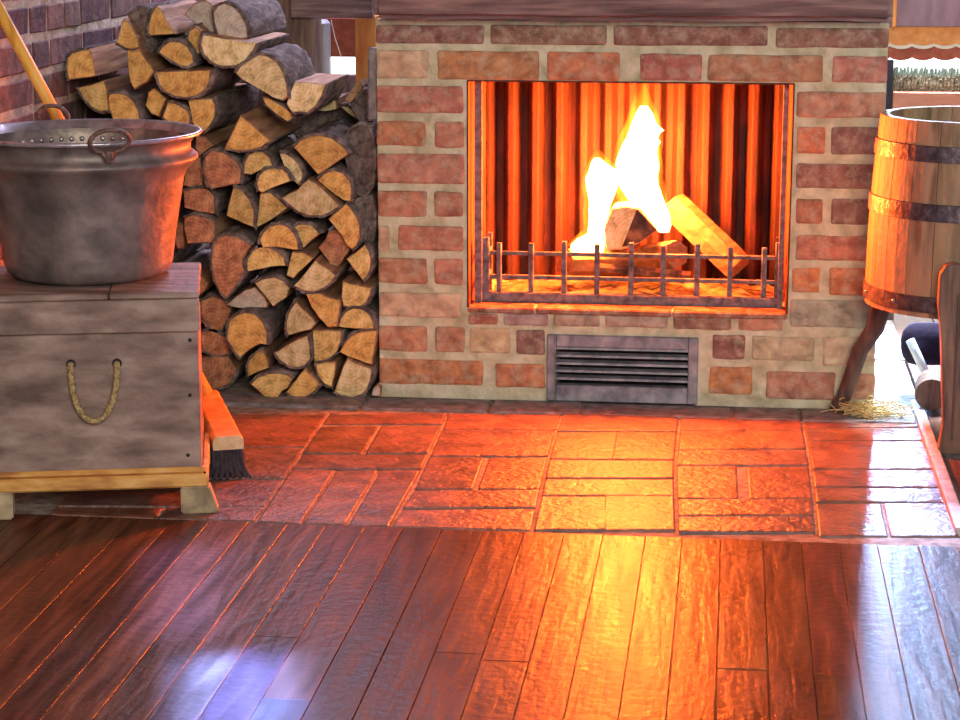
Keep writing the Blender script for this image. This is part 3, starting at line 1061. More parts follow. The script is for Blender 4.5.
LOGS = [
    # outline, wood, label, y offset, length, tilt
    ([(67, 58), (72, 53), (81, 50.5), (89, 49), (92, 55), (94, 66), (96, 76), (84, 78), (68, 80), (66.5, 70)], 'o', 'squarish log with a broad lilac-lit split side, touching the left brick wall', -.02, .45),
    ([(116, 43), (118, 36), (120, 29), (121, 22), (125, 18), (128, 22), (133, 29), (138, 38), (139, 48), (133, 50), (127, 49), (121, 46)], 'o', 'tall pointed upright log end left of the pile top, against the brick wall', .0, .33),
    ([(127, 50), (133, 51), (139, 48), (142, 54), (148, 63), (155, 72), (147, 82), (134, 90), (130, 82), (128, 68)], 'o', 'narrow wedge log directly beneath the tall pointed log end', -.015, .33),
    ([(148, 33), (149, 24), (151, 14), (156, 6), (161, 9), (165, 18), (170, 26), (176, 34), (166, 35), (150, 36)], 'o', 'small triangular log with a pink-brown split side at the pile top', .02, .33),
    ([(158, 52), (162, 46), (170, 41), (180, 42), (188, 47), (193, 56), (194, 63), (188, 67), (180, 66), (170, 60)], 'o', 'rounded orange log under the small triangular log near the pile top', -.01, .3),
    ([(155, 72), (170, 71.5), (190, 71), (211, 70), (210, 80), (206, 89), (197, 96), (186, 98), (174, 96), (164, 91), (158, 83)], 'o', 'half-round orange log lying flat side up with a white-lit top edge', -.035, .36),
    ([(214, 22), (213, 13), (217, 6), (224, 3), (232, 6), (240, 13), (246, 25), (248, 38), (238, 40), (226, 38), (218, 35)], 'g', 'grey quarter-round log end highest on the right of the pile top', .06, .4),
    ([(184, 14), (194, 3), (206, 0), (213, 6), (213, 22), (216, 34), (206, 30), (196, 24)], 'g', 'dull grey-purple log end just left of the highest grey log', .09, .4),
    ([(202, 35), (211, 36), (222, 38.5), (240, 41), (257, 43), (254, 50), (246, 60), (237, 66), (222, 66.5), (211, 62), (203, 54), (200, 44)], 'p', 'wide pale half-round log with radial cracks below the grey top log', -.01, .33),
    ([(189, 31), (195, 26), (201, 31), (199, 42), (200, 54), (196, 55), (191, 48), (188, 39)], 'o', 'narrow brown log end squeezed left of the wide pale half-round log', .02, .33),
    ([(235, 73), (240, 66), (250, 59), (259, 54), (268, 56), (277, 62), (283, 72), (287, 84), (288, 97), (283, 101), (273, 98), (262, 91), (250, 84), (241, 79)], 'p', 'large pale split log with blue-grey bark at the right of the pile top', -.02, .3),
    ([(294, 82), (302, 82), (314, 83), (326, 84), (322, 96), (316, 106), (307, 113), (299, 112), (292, 113), (286, 104), (290, 92)], 'p', 'squared pale log with slanted saw marks and a flat lit top', -.01, .26),
    ([(344, 101), (350, 91), (360, 81), (363, 86), (357, 96), (349, 104)], 'split', 'small tan splinter log behind the squared saw-marked log', .12, .2),
    ([(262, 97), (269, 98), (280, 105), (291, 113), (293, 118), (288, 122), (276, 114), (265, 104)], 'o', 'thin slanting orange slab wedged under the large pale log', .02, .3),
    ([(187, 98), (200, 99), (212, 98), (215, 104), (215, 116), (210, 126), (202, 133), (196, 131), (192, 122), (190, 110)], 'o', 'quarter log with a long dark bark side beneath the half-round orange log', -.01, .42),
    ([(167, 102), (175, 103), (187, 110), (190, 116), (190, 124), (180, 124), (168, 122), (162, 117)], 'o', 'small orange log end just behind the right rim of the cauldron', .0, .33),
    ([(148, 92), (154, 88), (160, 92), (166, 99), (162, 108), (159, 117), (151, 114), (145, 106)], 'o', 'small rounded log end beneath the narrow wedge log, behind the cauldron', .01, .33),
    ([(77, 88), (90, 85), (104, 80), (107, 90), (108, 101), (109, 111), (100, 112), (91, 107), (83, 98)], 'y', 'yellow wedge log below the lilac-sided log, next to the brick wall', -.01, .36),
    ([(109, 94), (117, 93), (126, 95), (133, 101), (138, 110), (140, 120), (113, 121), (110, 112), (107, 103)], 'o', 'rounded orange log end right behind the back rim of the cauldron', .0, .36),
    ([(224, 149), (231, 134), (240, 115), (249, 122), (259, 131), (271, 141), (262, 147), (252, 150), (238, 151)], 'o', 'large triangular log with a reddish split top at mid pile', -.04, .3),
    ([(205, 156), (211, 150), (222, 152), (236, 161), (241, 170), (240, 184), (226, 186), (212, 189), (206, 182), (204, 170)], 'r', 'broad rough reddish log right of the cauldron', -.03, .33),
    ([(196, 135), (205, 137), (213, 146), (204, 153), (199, 156), (195, 148)], 'r', 'small dark reddish log end just right of the cauldron rim', .02, .33),
    ([(189, 158), (200, 158), (203, 172), (203, 186), (192, 188), (183, 186), (186, 170)], 'r', 'dark reddish log end close against the cauldron side', .0, .33),
    ([(183, 191), (198, 188), (207, 189), (214, 196), (215, 214), (198, 212), (184, 208)], 'r', 'reddish cracked log in the middle right of the cauldron', -.01, .33),
    ([(184, 218), (192, 215), (204, 217), (213, 221), (214, 230), (213, 243), (200, 243), (187, 244), (184, 231)], 'r', 'squarish reddish log just above the chest corner', -.02, .33),
    ([(175, 222), (183, 224), (184, 236), (184, 249), (177, 249), (174, 236)], 'r', 'thin reddish log end between the cauldron and the squarish reddish log', .0, .33),
    ([(243, 174), (244, 163), (248, 155), (255, 151), (264, 152), (270, 158), (273, 166), (262, 170), (251, 175)], 'y', 'small half-round yellow log beneath the large triangular log', -.02, .33),
    ([(258, 191), (256, 184), (259, 175), (264, 170), (273, 168), (283, 169), (288, 174), (291, 181), (280, 185), (270, 189), (262, 193)], 'y', 'flattened half-round yellow log left of the broad pale quarter log', -.03, .33),
    ([(279, 153), (285, 153), (293, 158), (299, 165), (303, 174), (302, 181), (298, 185), (290, 178), (284, 167)], 'p', 'thin pale sliver log left of the big orange fan-shaped log', -.01, .33),
    ([(293, 147), (300, 140), (310, 136), (320, 135), (332, 138), (342, 145), (349, 154), (342, 159), (334, 164), (326, 170), (318, 175), (310, 166), (301, 156)], 'o', 'big orange fan-shaped log under thick dark bark, upper right of the stack', -.03, .3),
    ([(317, 180), (324, 173), (333, 170), (343, 173), (350, 181), (352, 192), (351, 202), (344, 201), (335, 195), (326, 188)], 'o', 'half-round orange log tucked right beneath the big fan-shaped log', -.01, .3),
    ([(281, 198), (288, 194), (297, 190), (302, 184), (308, 179), (316, 183), (324, 190), (333, 199), (340, 206), (332, 212), (322, 216), (310, 216), (298, 212), (288, 204)], 'p', 'broad pale quarter log point up in the middle of the right stack', -.03, .4),
    ([(226, 216), (229, 201), (233, 187), (242, 190), (249, 199), (254, 211), (254, 228), (244, 224)], 'y', 'upright yellow wedge log with curved right side right of the reddish logs', -.03, .36),
    ([(256, 228), (258, 210), (260, 193), (270, 192), (278, 199), (288, 208), (274, 218), (264, 224)], 'y', 'triangular yellow log right of the upright yellow wedge log', -.01, .4),
    ([(328, 219), (337, 211), (346, 203), (351, 208), (356, 216), (360, 226), (360, 237), (357, 246), (352, 250), (346, 245), (342, 236), (335, 228)], 'o', 'ragged log with a split orange face near the stack right edge', -.02, .6),
    ([(259, 240), (263, 232), (270, 226), (279, 224), (287, 226), (294, 233), (298, 242), (299, 250), (288, 249), (274, 247), (262, 248)], 'o', 'bright orange half-round log at the centre of the right stack', -.03, .33),
    ([(291, 228), (298, 224), (311, 225), (316, 229), (320, 234), (312, 240), (305, 247), (302, 249), (298, 240)], 'y', 'small yellow wedge log right of the bright orange half-round', -.01, .33),
    ([(318, 248), (325, 240), (328, 232), (334, 229), (340, 232), (345, 238), (352, 247), (346, 255), (342, 262), (337, 268), (330, 265), (324, 256)], 'r', 'knotty red-brown log left of the diamond-shaped log', .01, .33),
    ([(346, 259), (356, 252), (365, 244), (369, 251), (371, 261), (370, 270), (367, 277), (363, 281), (356, 272)], 'y', 'diamond-shaped log at the stack right edge above the squared pale log', -.02, .5),
    ([(211, 262), (213, 246), (217, 238), (226, 235), (237, 237), (251, 246), (246, 252), (242, 260), (244, 272), (237, 284), (226, 298), (219, 291), (214, 279)], 'r', 'tall rough reddish-brown log right of the chest top', -.05, .33),
    ([(245, 272), (247, 259), (252, 251), (260, 247), (270, 248), (278, 252), (284, 258), (286, 266), (270, 267), (256, 270)], 'y', 'half-round log with a stained lower face under the bright orange half-round', -.03, .33),
    ([(286, 276), (289, 263), (292, 252), (302, 252), (314, 258), (307, 265), (298, 273), (293, 279)], 'y', 'yellow kite-shaped log directly left of the pale fan log at mid stack', -.02, .33),
    ([(293, 286), (300, 279), (308, 269), (315, 260), (325, 267), (336, 275), (332, 282), (324, 288), (315, 292), (304, 291)], 'p', 'pale fan-shaped log with a split corner below the knotty red-brown log', -.035, .33),
    ([(254, 283), (262, 279), (275, 277), (284, 281), (290, 288), (287, 297), (280, 302), (273, 307), (266, 298)], 'p', 'pale log with a dark round knot left of the pale fan log', -.02, .33),
    ([(226, 305), (235, 297), (245, 290), (255, 287), (262, 295), (268, 304), (267, 308), (250, 308), (237, 308)], 'g', 'grey-brown wedge log resting on the big round orange log', -.01, .33),
    ([(227, 330), (229, 321), (236, 315), (245, 312), (255, 314), (263, 322), (267, 333), (267, 345), (260, 344), (252, 348), (240, 358), (233, 350), (227, 341)], 'o', 'big round-topped orange log with thick bark low on the stack left', -.05, .5),
    ([(247, 372), (247, 365), (251, 358), (257, 352), (263, 350), (266, 355), (268, 361), (269, 368), (258, 372), (248, 377)], 'o', 'small orange wedge log below the big round-topped orange log', -.02, .33),
    ([(286, 331), (286, 322), (288, 314), (291, 308), (296, 301), (301, 307), (310, 315), (317, 323), (311, 330), (298, 333), (288, 336)], 'p', 'pale pointed log right of the bark of the big round-topped log', -.02, .33),
    ([(305, 293), (316, 293), (328, 297), (340, 300), (340, 311), (337, 327), (328, 328), (318, 317), (311, 307)], 'o', 'orange wedge log pointing down in the lower right stack', -.03, .33),
    ([(342, 281), (352, 284), (372, 288), (370, 296), (366, 303), (360, 307), (351, 308), (343, 306), (341, 298)], 'y', 'squared log with rounded base below the diamond-shaped log', -.02, .4),
    ([(338, 327), (340, 319), (345, 312), (353, 308), (362, 309), (370, 315), (374, 323), (374, 329), (355, 329)], 'y', 'flat-bottomed half-round log at the stack right edge', -.025, .4),
    ([(274, 353), (285, 346), (298, 339), (308, 335), (310, 346), (311, 359), (305, 366), (297, 368), (287, 366), (279, 360)], 'p', 'pale half-moon log with slanted flat top low in the stack', -.04, .33),
    ([(312, 330), (325, 330), (342, 331), (341, 342), (337, 352), (330, 358), (322, 361), (314, 362), (313, 347)], 'y', 'tall rounded yellow log below the orange wedge pointing down', -.02, .33),
    ([(339, 352), (344, 343), (352, 335), (362, 331), (377, 330), (375, 346), (372, 365), (360, 361), (348, 357)], 'o', 'orange fan-shaped log under the flat-bottomed half-round log', -.02, .4),
    ([(250, 384), (258, 377), (268, 374), (280, 373), (288, 375), (292, 379), (288, 388), (282, 391), (276, 401), (271, 402), (262, 395)], 'y', 'fan-shaped yellow log with point down at the bottom left corner of the stack', -.04, .33),
    ([(286, 392), (292, 384), (299, 375), (305, 368), (310, 374), (320, 385), (314, 392), (306, 397), (297, 398), (290, 396)], 'o', 'triangular orange log second from left in the bottom row', -.03, .33),
    ([(315, 364), (325, 362), (336, 362), (335, 374), (332, 388), (324, 384), (318, 376)], 'y', 'small yellow wedge log point down second from right at the bottom', -.02, .33),
    ([(334, 392), (338, 380), (343, 366), (347, 358), (356, 363), (372, 368), (371, 379), (368, 388), (362, 395), (352, 398), (341, 396)], 'p', 'large pale fan-shaped log on the floor next to the chimney base', -.03, .4),
    ([(371, 396), (373, 388), (377, 385), (381, 388), (380, 397)], 'g', 'tiny grey chip of wood between the stack and the chimney foot', -.02, .12),
    ([(200, 301), (211, 296), (222, 299), (231, 309), (228, 320), (222, 330), (212, 330), (203, 321)], 'r', 'dim red log end in shadow behind the chest edge, uppermost of three', .02, .33),
    ([(200, 332), (212, 331), (226, 338), (234, 350), (226, 355), (212, 355), (202, 350)], 'r', 'dim red log end in shadow behind the chest edge, middle of three', .02, .33),
    ([(200, 358), (214, 356), (228, 357), (236, 370), (230, 384), (214, 390), (203, 388)], 'r', 'dim red log end in shadow behind the chest edge, lowest of three', .02, .33),
    ([(195, 274), (203, 278), (208, 284), (203, 293), (197, 296)], 'r', 'small reddish wedge of wood right beside the chest corner', .0, .33),
    ([(313, 110), (321, 103), (336, 100), (337, 109), (325, 111.5)], 'p', 'pale sliver of a sawn log end peeping over the thick dark bark', .2, .2),
    ([(340, 106), (347, 106), (359, 116), (360, 121), (350, 115)], 'p', 'thin pale curved log edge right of the other sliver over the bark', .2, .2),
]
for L in LOGS:
    log(L[0], L[1], L[2], L[3], L[4])
# bark-covered rounds whose sawn ends are hidden further back at the right edge of the stack
BK = [
    ([(294, 137), (302, 121), (315, 111), (330, 108), (345, 112), (358, 123), (364, 145), (352, 162), (330, 166), (305, 152)], 'thick dark bark-covered log behind and over the big orange fan-shaped log', .31),
    ([(128, 15), (139, 8), (147, 11), (149, 30), (152, 45), (150, 52), (143, 52), (140, 42), (134, 28)], 'blue-grey bark log between the tall pointed log and the small triangular log', .05),
    ([(344, 142), (350, 130), (360, 124), (369, 128), (373, 142), (374, 165), (372, 186), (365, 196), (354, 190), (349, 168)], 'bark-covered dark log standing out at the upper right edge beside the chimney', .03),
    ([(354, 204), (362, 199), (370, 198), (373, 208), (374, 224), (372, 240), (367, 244), (361, 238), (359, 222)], 'bark-covered dark log below the other dark log along the chimney edge', .02),
    ([(352, 106), (362, 92), (367, 92), (371, 104), (372, 118), (369, 126), (362, 122)], 'small dark bark log end under the plaster edge of the chimney', .1),
]
for poly, lab, yy in BK:
    log(poly, 'bark', lab, yy, .4 if yy < .2 else .25, bark_all=True, side='bark', name='split_log')
# the lower rows of the heap, standing behind the cauldron and the chest
ry = [125, 162, 199, 236, 274, 312, 350, 397]
for r_ in range(7):
    cxs = [68, 101, 134, 167] if r_ < 4 else [68, 108, 150, 192]
    for a, b in zip(cxs, cxs[1:]):
        t, u = ry[r_], ry[r_ + 1]
        m_, h_ = (a + b) / 2, (b - a) / 2 - .8
        P_ = [(m_ + h_ * qx + rnd.uniform(-1, 1), (t + u) / 2 + ((u - t) / 2 - .5) * qy) for qx, qy in ((-1, -.5), (-.6, -.95), (.5, -1), (1, -.45), (.95, .5), (.6, .9), (.1, 1), (-.55, .95), (-1, .45))]
        log(P_, rnd.choice('yor'), 'log of the lower stack rows standing out of sight behind cauldron and chest', .01, .33)
# ------------------------------------------------------------------ chest
ang = math.radians(13.5)
ux = V((math.cos(ang), math.sin(ang), 0))
uy = V((-math.sin(ang), math.cos(ang), 0))
C0 = PZ(205, 513)                      # under the front right corner
FR = PZ(219, 513)


def ch(a, b, z):                        # a along the front (to the right), b into depth
    return V((FR.x, FR.y, 0)) + ux * a + uy * b + V((0, 0, z))


d0 = ray(199, 291)
# height of the lid's front edge above the floor, measured at the front right corner
corner = ch(-.03, .02, 0)
t_ = (corner - CAM).length
zl = None
for i in range(4000):
    zt = .2 + i * .0002
    w = V((corner.x, corner.y, zt)) - CAM
    py = 360 - f * w.dot(UP) / w.dot(FW)
    if py <= 291:
        zl = zt
        break
W_ = .44
DEP = .33
chest = thing('wooden_chest', ch(-.2, .17, 0), 'weathered grey-brown wooden chest with a rope handle, standing under the cauldron', 'chest')
mtx = Matrix(((ux.x, uy.x, 0, FR.x), (ux.y, uy.y, 0, FR.y), (0, 0, 1, 0), (0, 0, 0, 1)))
z_b = .062
# body from boards
cb_ = MB()
z_lid = zl - .076
bz = [z_b, z_lid]
for a, b in zip(bz, bz[1:]):
    cb_.box((-W_ + .02, .02, a + .0008), (-.03, .04, b - .0008), bev=.002, jit=.0006, mtx=mtx)
    cb_.box((-.05, .04, a + .0008), (-.03, DEP, b - .0008), bev=.002, mtx=mtx)
    cb_.box((-W_ + .02, .04, a + .0008), (-W_ + .04, DEP, b - .0008), bev=.002, mtx=mtx)
    cb_.box((-W_ + .02, DEP - .02, a + .0008), (-.03, DEP, b - .0008), bev=.002, mtx=mtx)
cb_.box((-W_ + .03, .03, z_b), (-.04, DEP - .01, z_b + .015), mtx=mtx)
cb_.build('body', M['chest'], chest)
# lid: two boards with a short split at the front edge
lb = MB()
lb.box((-W_ + .018, .014, z_lid + .001), (-.026, .034, zl - .014), bev=.002, jit=.0006, mtx=mtx)
lb.box((-W_ + .014, .012, zl - .013), (-.19, DEP + .004, zl), bev=.0025, jit=.0008, mtx=mtx)
lb.box((-.1885, .012, zl - .013), (-.026, DEP + .004, zl), bev=.0025, jit=.0008, mtx=mtx)
lb.build('lid', M['chest'], chest)
# moulding along the foot
mo = MB()
mo.box((-W_ + .012, .008, z_b - .014), (-.018, .03, z_b + .012), bev=.004, mtx=mtx)
mo.box((-W_ + .016, .014, z_b + .013), (-.024, .03, z_b + .024), bev=.003, mtx=mtx)
mo.box((-.03, .01, z_b - .014), (-.018, DEP, z_b + .012), bev=.003, mtx=mtx)
mo.build('base_moulding', M['moulding'], chest)
for (xa, xb, yb0) in ((-.07, 0, 0), (-W_ - .005, -W_ + .062, 0), (-.06, 0, DEP - .05), (-W_, -W_ + .06, DEP - .05)):
    q = MB()
    b2 = bmesh.new()
    bmesh.ops.create_cube(b2, size=1)
    for v in b2.verts:
        top = v.co.z > 0
        x_ = xa + (v.co.x + .5) * (xb - xa)
        if top:
            if xb > -.1:
                x_ = min(x_, -.016)
            else:
                x_ = max(x_, -W_ + .012)
        y_ = yb0 + (v.co.y + .5) * .05
        v.co = V((x_, y_ + (.006 if top and v.co.y < 0 else 0), z_b - .012 if top else 0))
    bmesh.ops.bevel(b2, geom=list(b2.edges), offset=.003, segments=2, affect='EDGES')
    q.merge(b2, mtx=mtx)
    q.build('foot', M['foot'], chest)


def front_pt(px, py):                   # ray onto the chest's front board
    n_ = -uy
    o_ = ch(0, .02, 0)
    d = ray(px, py)
    return CAM + d * ((o_ - CAM).dot(n_) / d.dot(n_))


A_, B_ = front_pt(71, 364), front_pt(117, 363)
mid = front_pt(95, 419)
path = []
for i in range(25):
    t = i / 24
    u = math.cos(math.pi * t)
    s_ = math.sin(math.pi * t)
    p = A_.lerp(B_, .5 - .5 * (u if abs(u) < .98 else math.copysign(1, u)))
    p = p.lerp(p, 0)
    drop = (mid - (A_ + B_) / 2) * (s_ ** .8)
    path.append(p + drop - uy * (.006 + .012 * s_))
path = [A_ + uy * .01] + path + [B_ + uy * .01]
rp = MB()
rp.tube(path, .0055, 10)
# twisted strands
for ph in (0, 2.09, 4.19):
    tw = []
    for i in range(len(path) * 4 - 3):
        k, r_ = divmod(i, 4)
        p = path[k].lerp(path[min(k + 1, len(path) - 1)], r_ / 4)
        nx_ = uy
        sd = ux
        tw.append(p + (nx_ * math.cos(i * .55 + ph) + sd * math.sin(i * .55 + ph)) * .003)
    rp.tube(tw, .0036, 6)
ro = rp.build('rope_handle', M['rope'], chest)
auto_smooth(ro, 60)
for p in (A_, B_):
    k = MB()
    k.tube([p - uy * .002, p - uy * .0005], [.009, .009], 12)
    k.build('rope_hole', M['soot'], chest)
for (pxn, pyn) in ((187, 326), (190, 340), (192, 470), (188, 455), (190, 395)):
    k = MB()
    p = front_pt(pxn, pyn)
    k.tube([p - uy * .002, p + uy * .001], [.0035, .0035], 8)
    k.build('nail', M['soot'], chest)

# ------------------------------------------------------------------ cauldron
# rim centre on the chest
def on_lid(px, py):
    return PZ(px, py, zl)


ctr = on_lid(90, 274)
ctr = V((ctr.x, ctr.y, zl))
sc_ = (ctr - CAM).dot(FW) / f          # metres per pixel there
kx = sc_
pot = thing('cauldron', ctr, 'large round dark metal cauldron with loop handles on top of the chest', 'cauldron')
H = 139 * kx / math.cos(math.radians(10))
Rr = 114 * kx
prof_out = [(0, .0), (66 * kx, .0), (74 * kx, .004), (80 * kx, .012), (83 * kx, .03), (86 * kx, .07), (90 * kx, .12), (96 * kx, H - .085), (101 * kx, H - .064),
            (107 * kx, H - .055), (110.5 * kx, H - .048), (111 * kx, H - .043), (107 * kx, H - .037), (103.5 * kx, H - .032), (104 * kx, H - .018), (108 * kx, H - .008), (113 * kx, H - .002), (114.5 * kx, H)]
prof_in = [(114.5 * kx, H), (113.5 * kx, H + .003), (111.5 * kx, H + .001), (105 * kx, H - .012), (102 * kx, H - .03), (100 * kx, H - .05), (99 * kx, H - .056), (93 * kx, H - .085), (87 * kx, .12), (81 * kx, .04), (74 * kx, .012), (40 * kx, .006), (0, .006)]
pm = MB()
pm.lathe(prof_out, 96, mi=0)
for v in pm.bm.verts:
    nz = noise.noise_vector(v.co * 14)
    if v.co.z < H - .07 and v.co.z > .003:
        v.co += V((nz.x, nz.y, 0)) * .0025
bmesh.ops.translate(pm.bm, verts=pm.bm.verts, vec=ctr)
po = pm.build('body', M['pot'], pot, origin=ctr, smooth=True, recalc=True)
im = MB()
im.lathe(prof_in[3:], 96)
bmesh.ops.translate(im.bm, verts=im.bm.verts, vec=ctr)
im.build('inside', M['pot_in'], pot, origin=ctr, smooth=True)
rm = MB()
rm.lathe([(114.2 * kx, H - .003), (115.6 * kx, H + .0005), (115 * kx, H + .004), (113 * kx, H + .005), (110.5 * kx, H + .002), (104.8 * kx, H - .012)], 96)
bmesh.ops.translate(rm.bm, verts=rm.bm.verts, vec=ctr)
rm.build('rim', M['rim'], pot, origin=ctr, smooth=True)
tocam = (CAM - ctr)
tocam.z = 0
tocam.normalize()
for (px, py, sgn) in ((108, 160, 1), (55, 116, -1)):
    # direction of the lug about the pot axis
    w = ray(px, py)
    a0 = math.atan2(tocam.y, tocam.x)
    best = min((abs((480 + f * (ctr + V((math.cos(a0 + q / 200) * Rr * sgn, math.sin(a0 + q / 200) * Rr * sgn, H)) - CAM).dot(RT) / (ctr + V((math.cos(a0 + q / 200) * Rr * sgn, math.sin(a0 + q / 200) * Rr * sgn, H)) - CAM).dot(FW)) - px), q) for q in range(-160, 160))
    an = a0 + best[1] / 200
    rad = V((math.cos(an) * sgn, math.sin(an) * sgn, 0))
    tng = V((-rad.y, rad.x, 0))
    base = ctr + rad * (Rr + .001) + V((0, 0, H - .014))
    hm = MB()
    pts = []
    N = 28
    for i in range(N + 1):
        t = -math.pi / 2 + .32 + (2 * math.pi - .64) * i / N
        pts.append(base + rad * (.014 + .014 * math.sin(t)) + tng * math.cos(t) * .036 * (1 if sgn > 0 else .85) + V((0, 0, .022 + math.sin(t) * .022)))
    pts = [base + rad * .006 + tng * .004 + V((0, 0, -.012))] + pts + [base + rad * .006 - tng * .004 + V((0, 0, -.012))]
    hm.tube(pts, .0042, 10)
    hh = hm.build('loop_handle', M['handle_iron'], pot, smooth=True)
    lg = MB()
    lg.tube([base + V((0, 0, .004)) + rad * .004, base - V((0, 0, .016)) + rad * .004], [.009, .006], 10)
    lg.build('lug', M['handle_iron'], hh)
for i in range(22):
    an = math.radians(75 + i * 6 + 10)
    p = ctr + V((math.cos(an) * 101.5 * kx, math.sin(an) * 101.5 * kx, H - .032))
    k = MB()
    b2 = bmesh.new()
    bmesh.ops.create_uvsphere(b2, u_segments=10, v_segments=6, radius=.0055)
    k.merge(b2, mtx=Matrix.Translation(p))
    k.build('rivet', M['rim'], pot, smooth=True)

# ------------------------------------------------------------------ broom
zB = .08
e_front = PZ(228, 437, zB)
e_back = PZ(205, 391, zB)
ax = (e_front - e_back)
ax.z = 0
Lb = ax.length
ax.normalize()
sd = V((-ax.y, ax.x, 0))
broom = thing('broom', (e_front + e_back) / 2 * 1.0 - V((0, 0, zB)), 'yellow-handled broom with orange head and black bristles between chest and log stack', 'broom')
bl = MB()
hw = .031


def bpt(l, s, z):
    return e_back + ax * l + sd * s + V((0, 0, z))


sec = [(-hw, -.026), (hw, -.026), (hw, -.006), (hw * .8, .002), (-hw * .8, .002), (-hw, -.006)]
bl.prism([bpt(0, a, z) for a, z in sec], ax * Lb, bev=.003)
bl.build('block', M['broomblock'], broom)
be = MB()
be.prism([bpt(Lb + .0005, a * .97, z * .98) for a, z in sec], ax * .002)
o = be.build('block_end', M['endpaint'], broom)
o['label'] = 'bare pale wooden end'
br = MB()
for i in range(26):
    for j in range(8):
        l = Lb * (i + .5) / 26
        s = hw * (2 * (j + .5) / 8 - 1)
        sp = 1.6
        l2 = Lb / 2 + (l - Lb / 2) * 1.16 + rnd.uniform(-.006, .006)
        s2 = s * sp + rnd.uniform(-.005, .005)
        br.tube([bpt(l, s, -.024), bpt(l + (l2 - l) * .5, s * 1.05, -.06), bpt(l2, s2, -zB + .001)], [.0055, .0055, .0038], 5)
b_o = br.build('bristles', M['bristle'], broom)
b_o['kind'] = 'stuff'
top = PX(-14, -14, X_WALL + .016)
hs_ = bpt(.05, 0, .006)
hd = MB()
hd.tube([hs_, hs_.lerp(top, .33), hs_.lerp(top, .66), top], .0125, 14)
hd.build('handle', M['stick'], broom, smooth=True)

# ------------------------------------------------------------------ barrel on legs
bc = PY(968, 200, -.14)
bc = V((bc.x, -.14, 0))


def zat(px, py, y0):
    return PY(px, py, y0).z


zt_, zb_ = zat(940, 114, -.14), zat(940, 302, -.14)
rt_ = bc.x - PY(881, 116, -.14).x
rb_ = bc.x - PY(865, 293, -.14).x
barrel = thing('barrel', (bc.x, bc.y, 0), 'upright wooden tub barrel with dark iron hoops standing on curved legs', 'barrel')
NS = 22
for s in range(NS):
    a0, a1 = 2 * math.pi * s / NS + .004, 2 * math.pi * (s + 1) / NS - .004
    k = MB()
    tn = TINT(.34, .22, .125, .14)
    b2 = bmesh.new()
    vv = []
    nz = 6
    for iz in range(nz + 1):
        t = iz / nz
        r_ = rb_ + (rt_ - rb_) * t + .006 * math.sin(math.pi * t)
        z_ = zb_ + (zt_ - zb_) * t
        rowv = []
        for (aa, dr) in ((a0, 0), ((a0 + a1) / 2, .0008), (a1, 0), (a1, -.018), ((a0 + a1) / 2, -.018), (a0, -.018)):
            rowv.append(b2.verts.new((bc.x + (r_ + dr) * math.cos(aa), bc.y + (r_ + dr) * math.sin(aa), z_)))
        vv.append(rowv)
    for A, B in zip(vv, vv[1:]):
        for j in range(6):
            b2.faces.new([A[j], A[(j + 1) % 6], B[(j + 1) % 6], B[j]])
    b2.faces.new(vv[0])
    b2.faces.new(list(reversed(vv[-1])))
    bmesh.ops.recalc_face_normals(b2, faces=b2.faces)
    k.merge(b2, tn)
    k.build('stave', M['stave'], barrel)
k = MB()
k.lathe([(0, zb_ + .02), (rb_ - .016, zb_ + .02), (rb_ - .016, zb_ + .035), (0, zb_ + .035)], 48, center=V((bc.x, bc.y, 0)))
k.build('bottom_board', M['barrel_in'], barrel)
for (pya, pyb) in ((140, 156), (196, 213), (286, 302)):
    za, zb2 = zat(915, pyb, -.2), zat(915, pya, -.2)
    k = MB()

    def rr_(z):
        t = (z - zb_) / (zt_ - zb_)
        return rb_ + (rt_ - rb_) * t + .006 * math.sin(math.pi * max(0, min(1, t)))
    k.lathe([(rr_(za) + .0005, za), (rr_(za) + .0045, za + .001), (rr_(zb2) + .0045, zb2 - .001), (rr_(zb2) + .0005, zb2)], 64, center=V((bc.x, bc.y, 0)))
    ho = k.build('hoop', M['hoop'], barrel, smooth=False)
    if pya == 286:
        for an in range(12):
            aa = math.radians(an * 30 + 12)
            q = MB()
            b2 = bmesh.new()
            bmesh.ops.create_uvsphere(b2, u_segments=8, v_segments=5, radius=.004)
            zz_ = (za + zb2) / 2
            q.merge(b2, mtx=Matrix.Translation((bc.x + (rr_(zz_) + .0045) * math.cos(aa), bc.y + (rr_(zz_) + .0045) * math.sin(aa), zz_)))
            q.build('rivet', M['rim'], ho)
foot = PZ(838, 411)
dleg = V((foot.x - bc.x, foot.y - bc.y, 0))
Rf = dleg.length
a_leg = math.atan2(dleg.y, dleg.x)
for q in range(3):
    a = a_leg + q * 2 * math.pi / 3
    dd = V((math.cos(a), math.sin(a), 0))
    k = MB()
    pr = [(rb_ - .03, zb_ + .01), (rb_ - .02, zb_ - .03), (rb_ - .008, zb_ - .08), (rb_ + (Rf - rb_) * .35, zb_ * .52), (rb_ + (Rf - rb_) * .62, zb_ * .28), (Rf - .012, zb_ * .12), (Rf - .004, .018), (Rf, .0)]
    k.tube([V((bc.x, bc.y, 0)) + dd * r_ + V((0, 0, z_)) for r_, z_ in pr], [.026, .026, .024, .022, .02, .02, .023, .024], 12, flat=.75)
    k.build('leg', M['leg'], barrel, smooth=True)

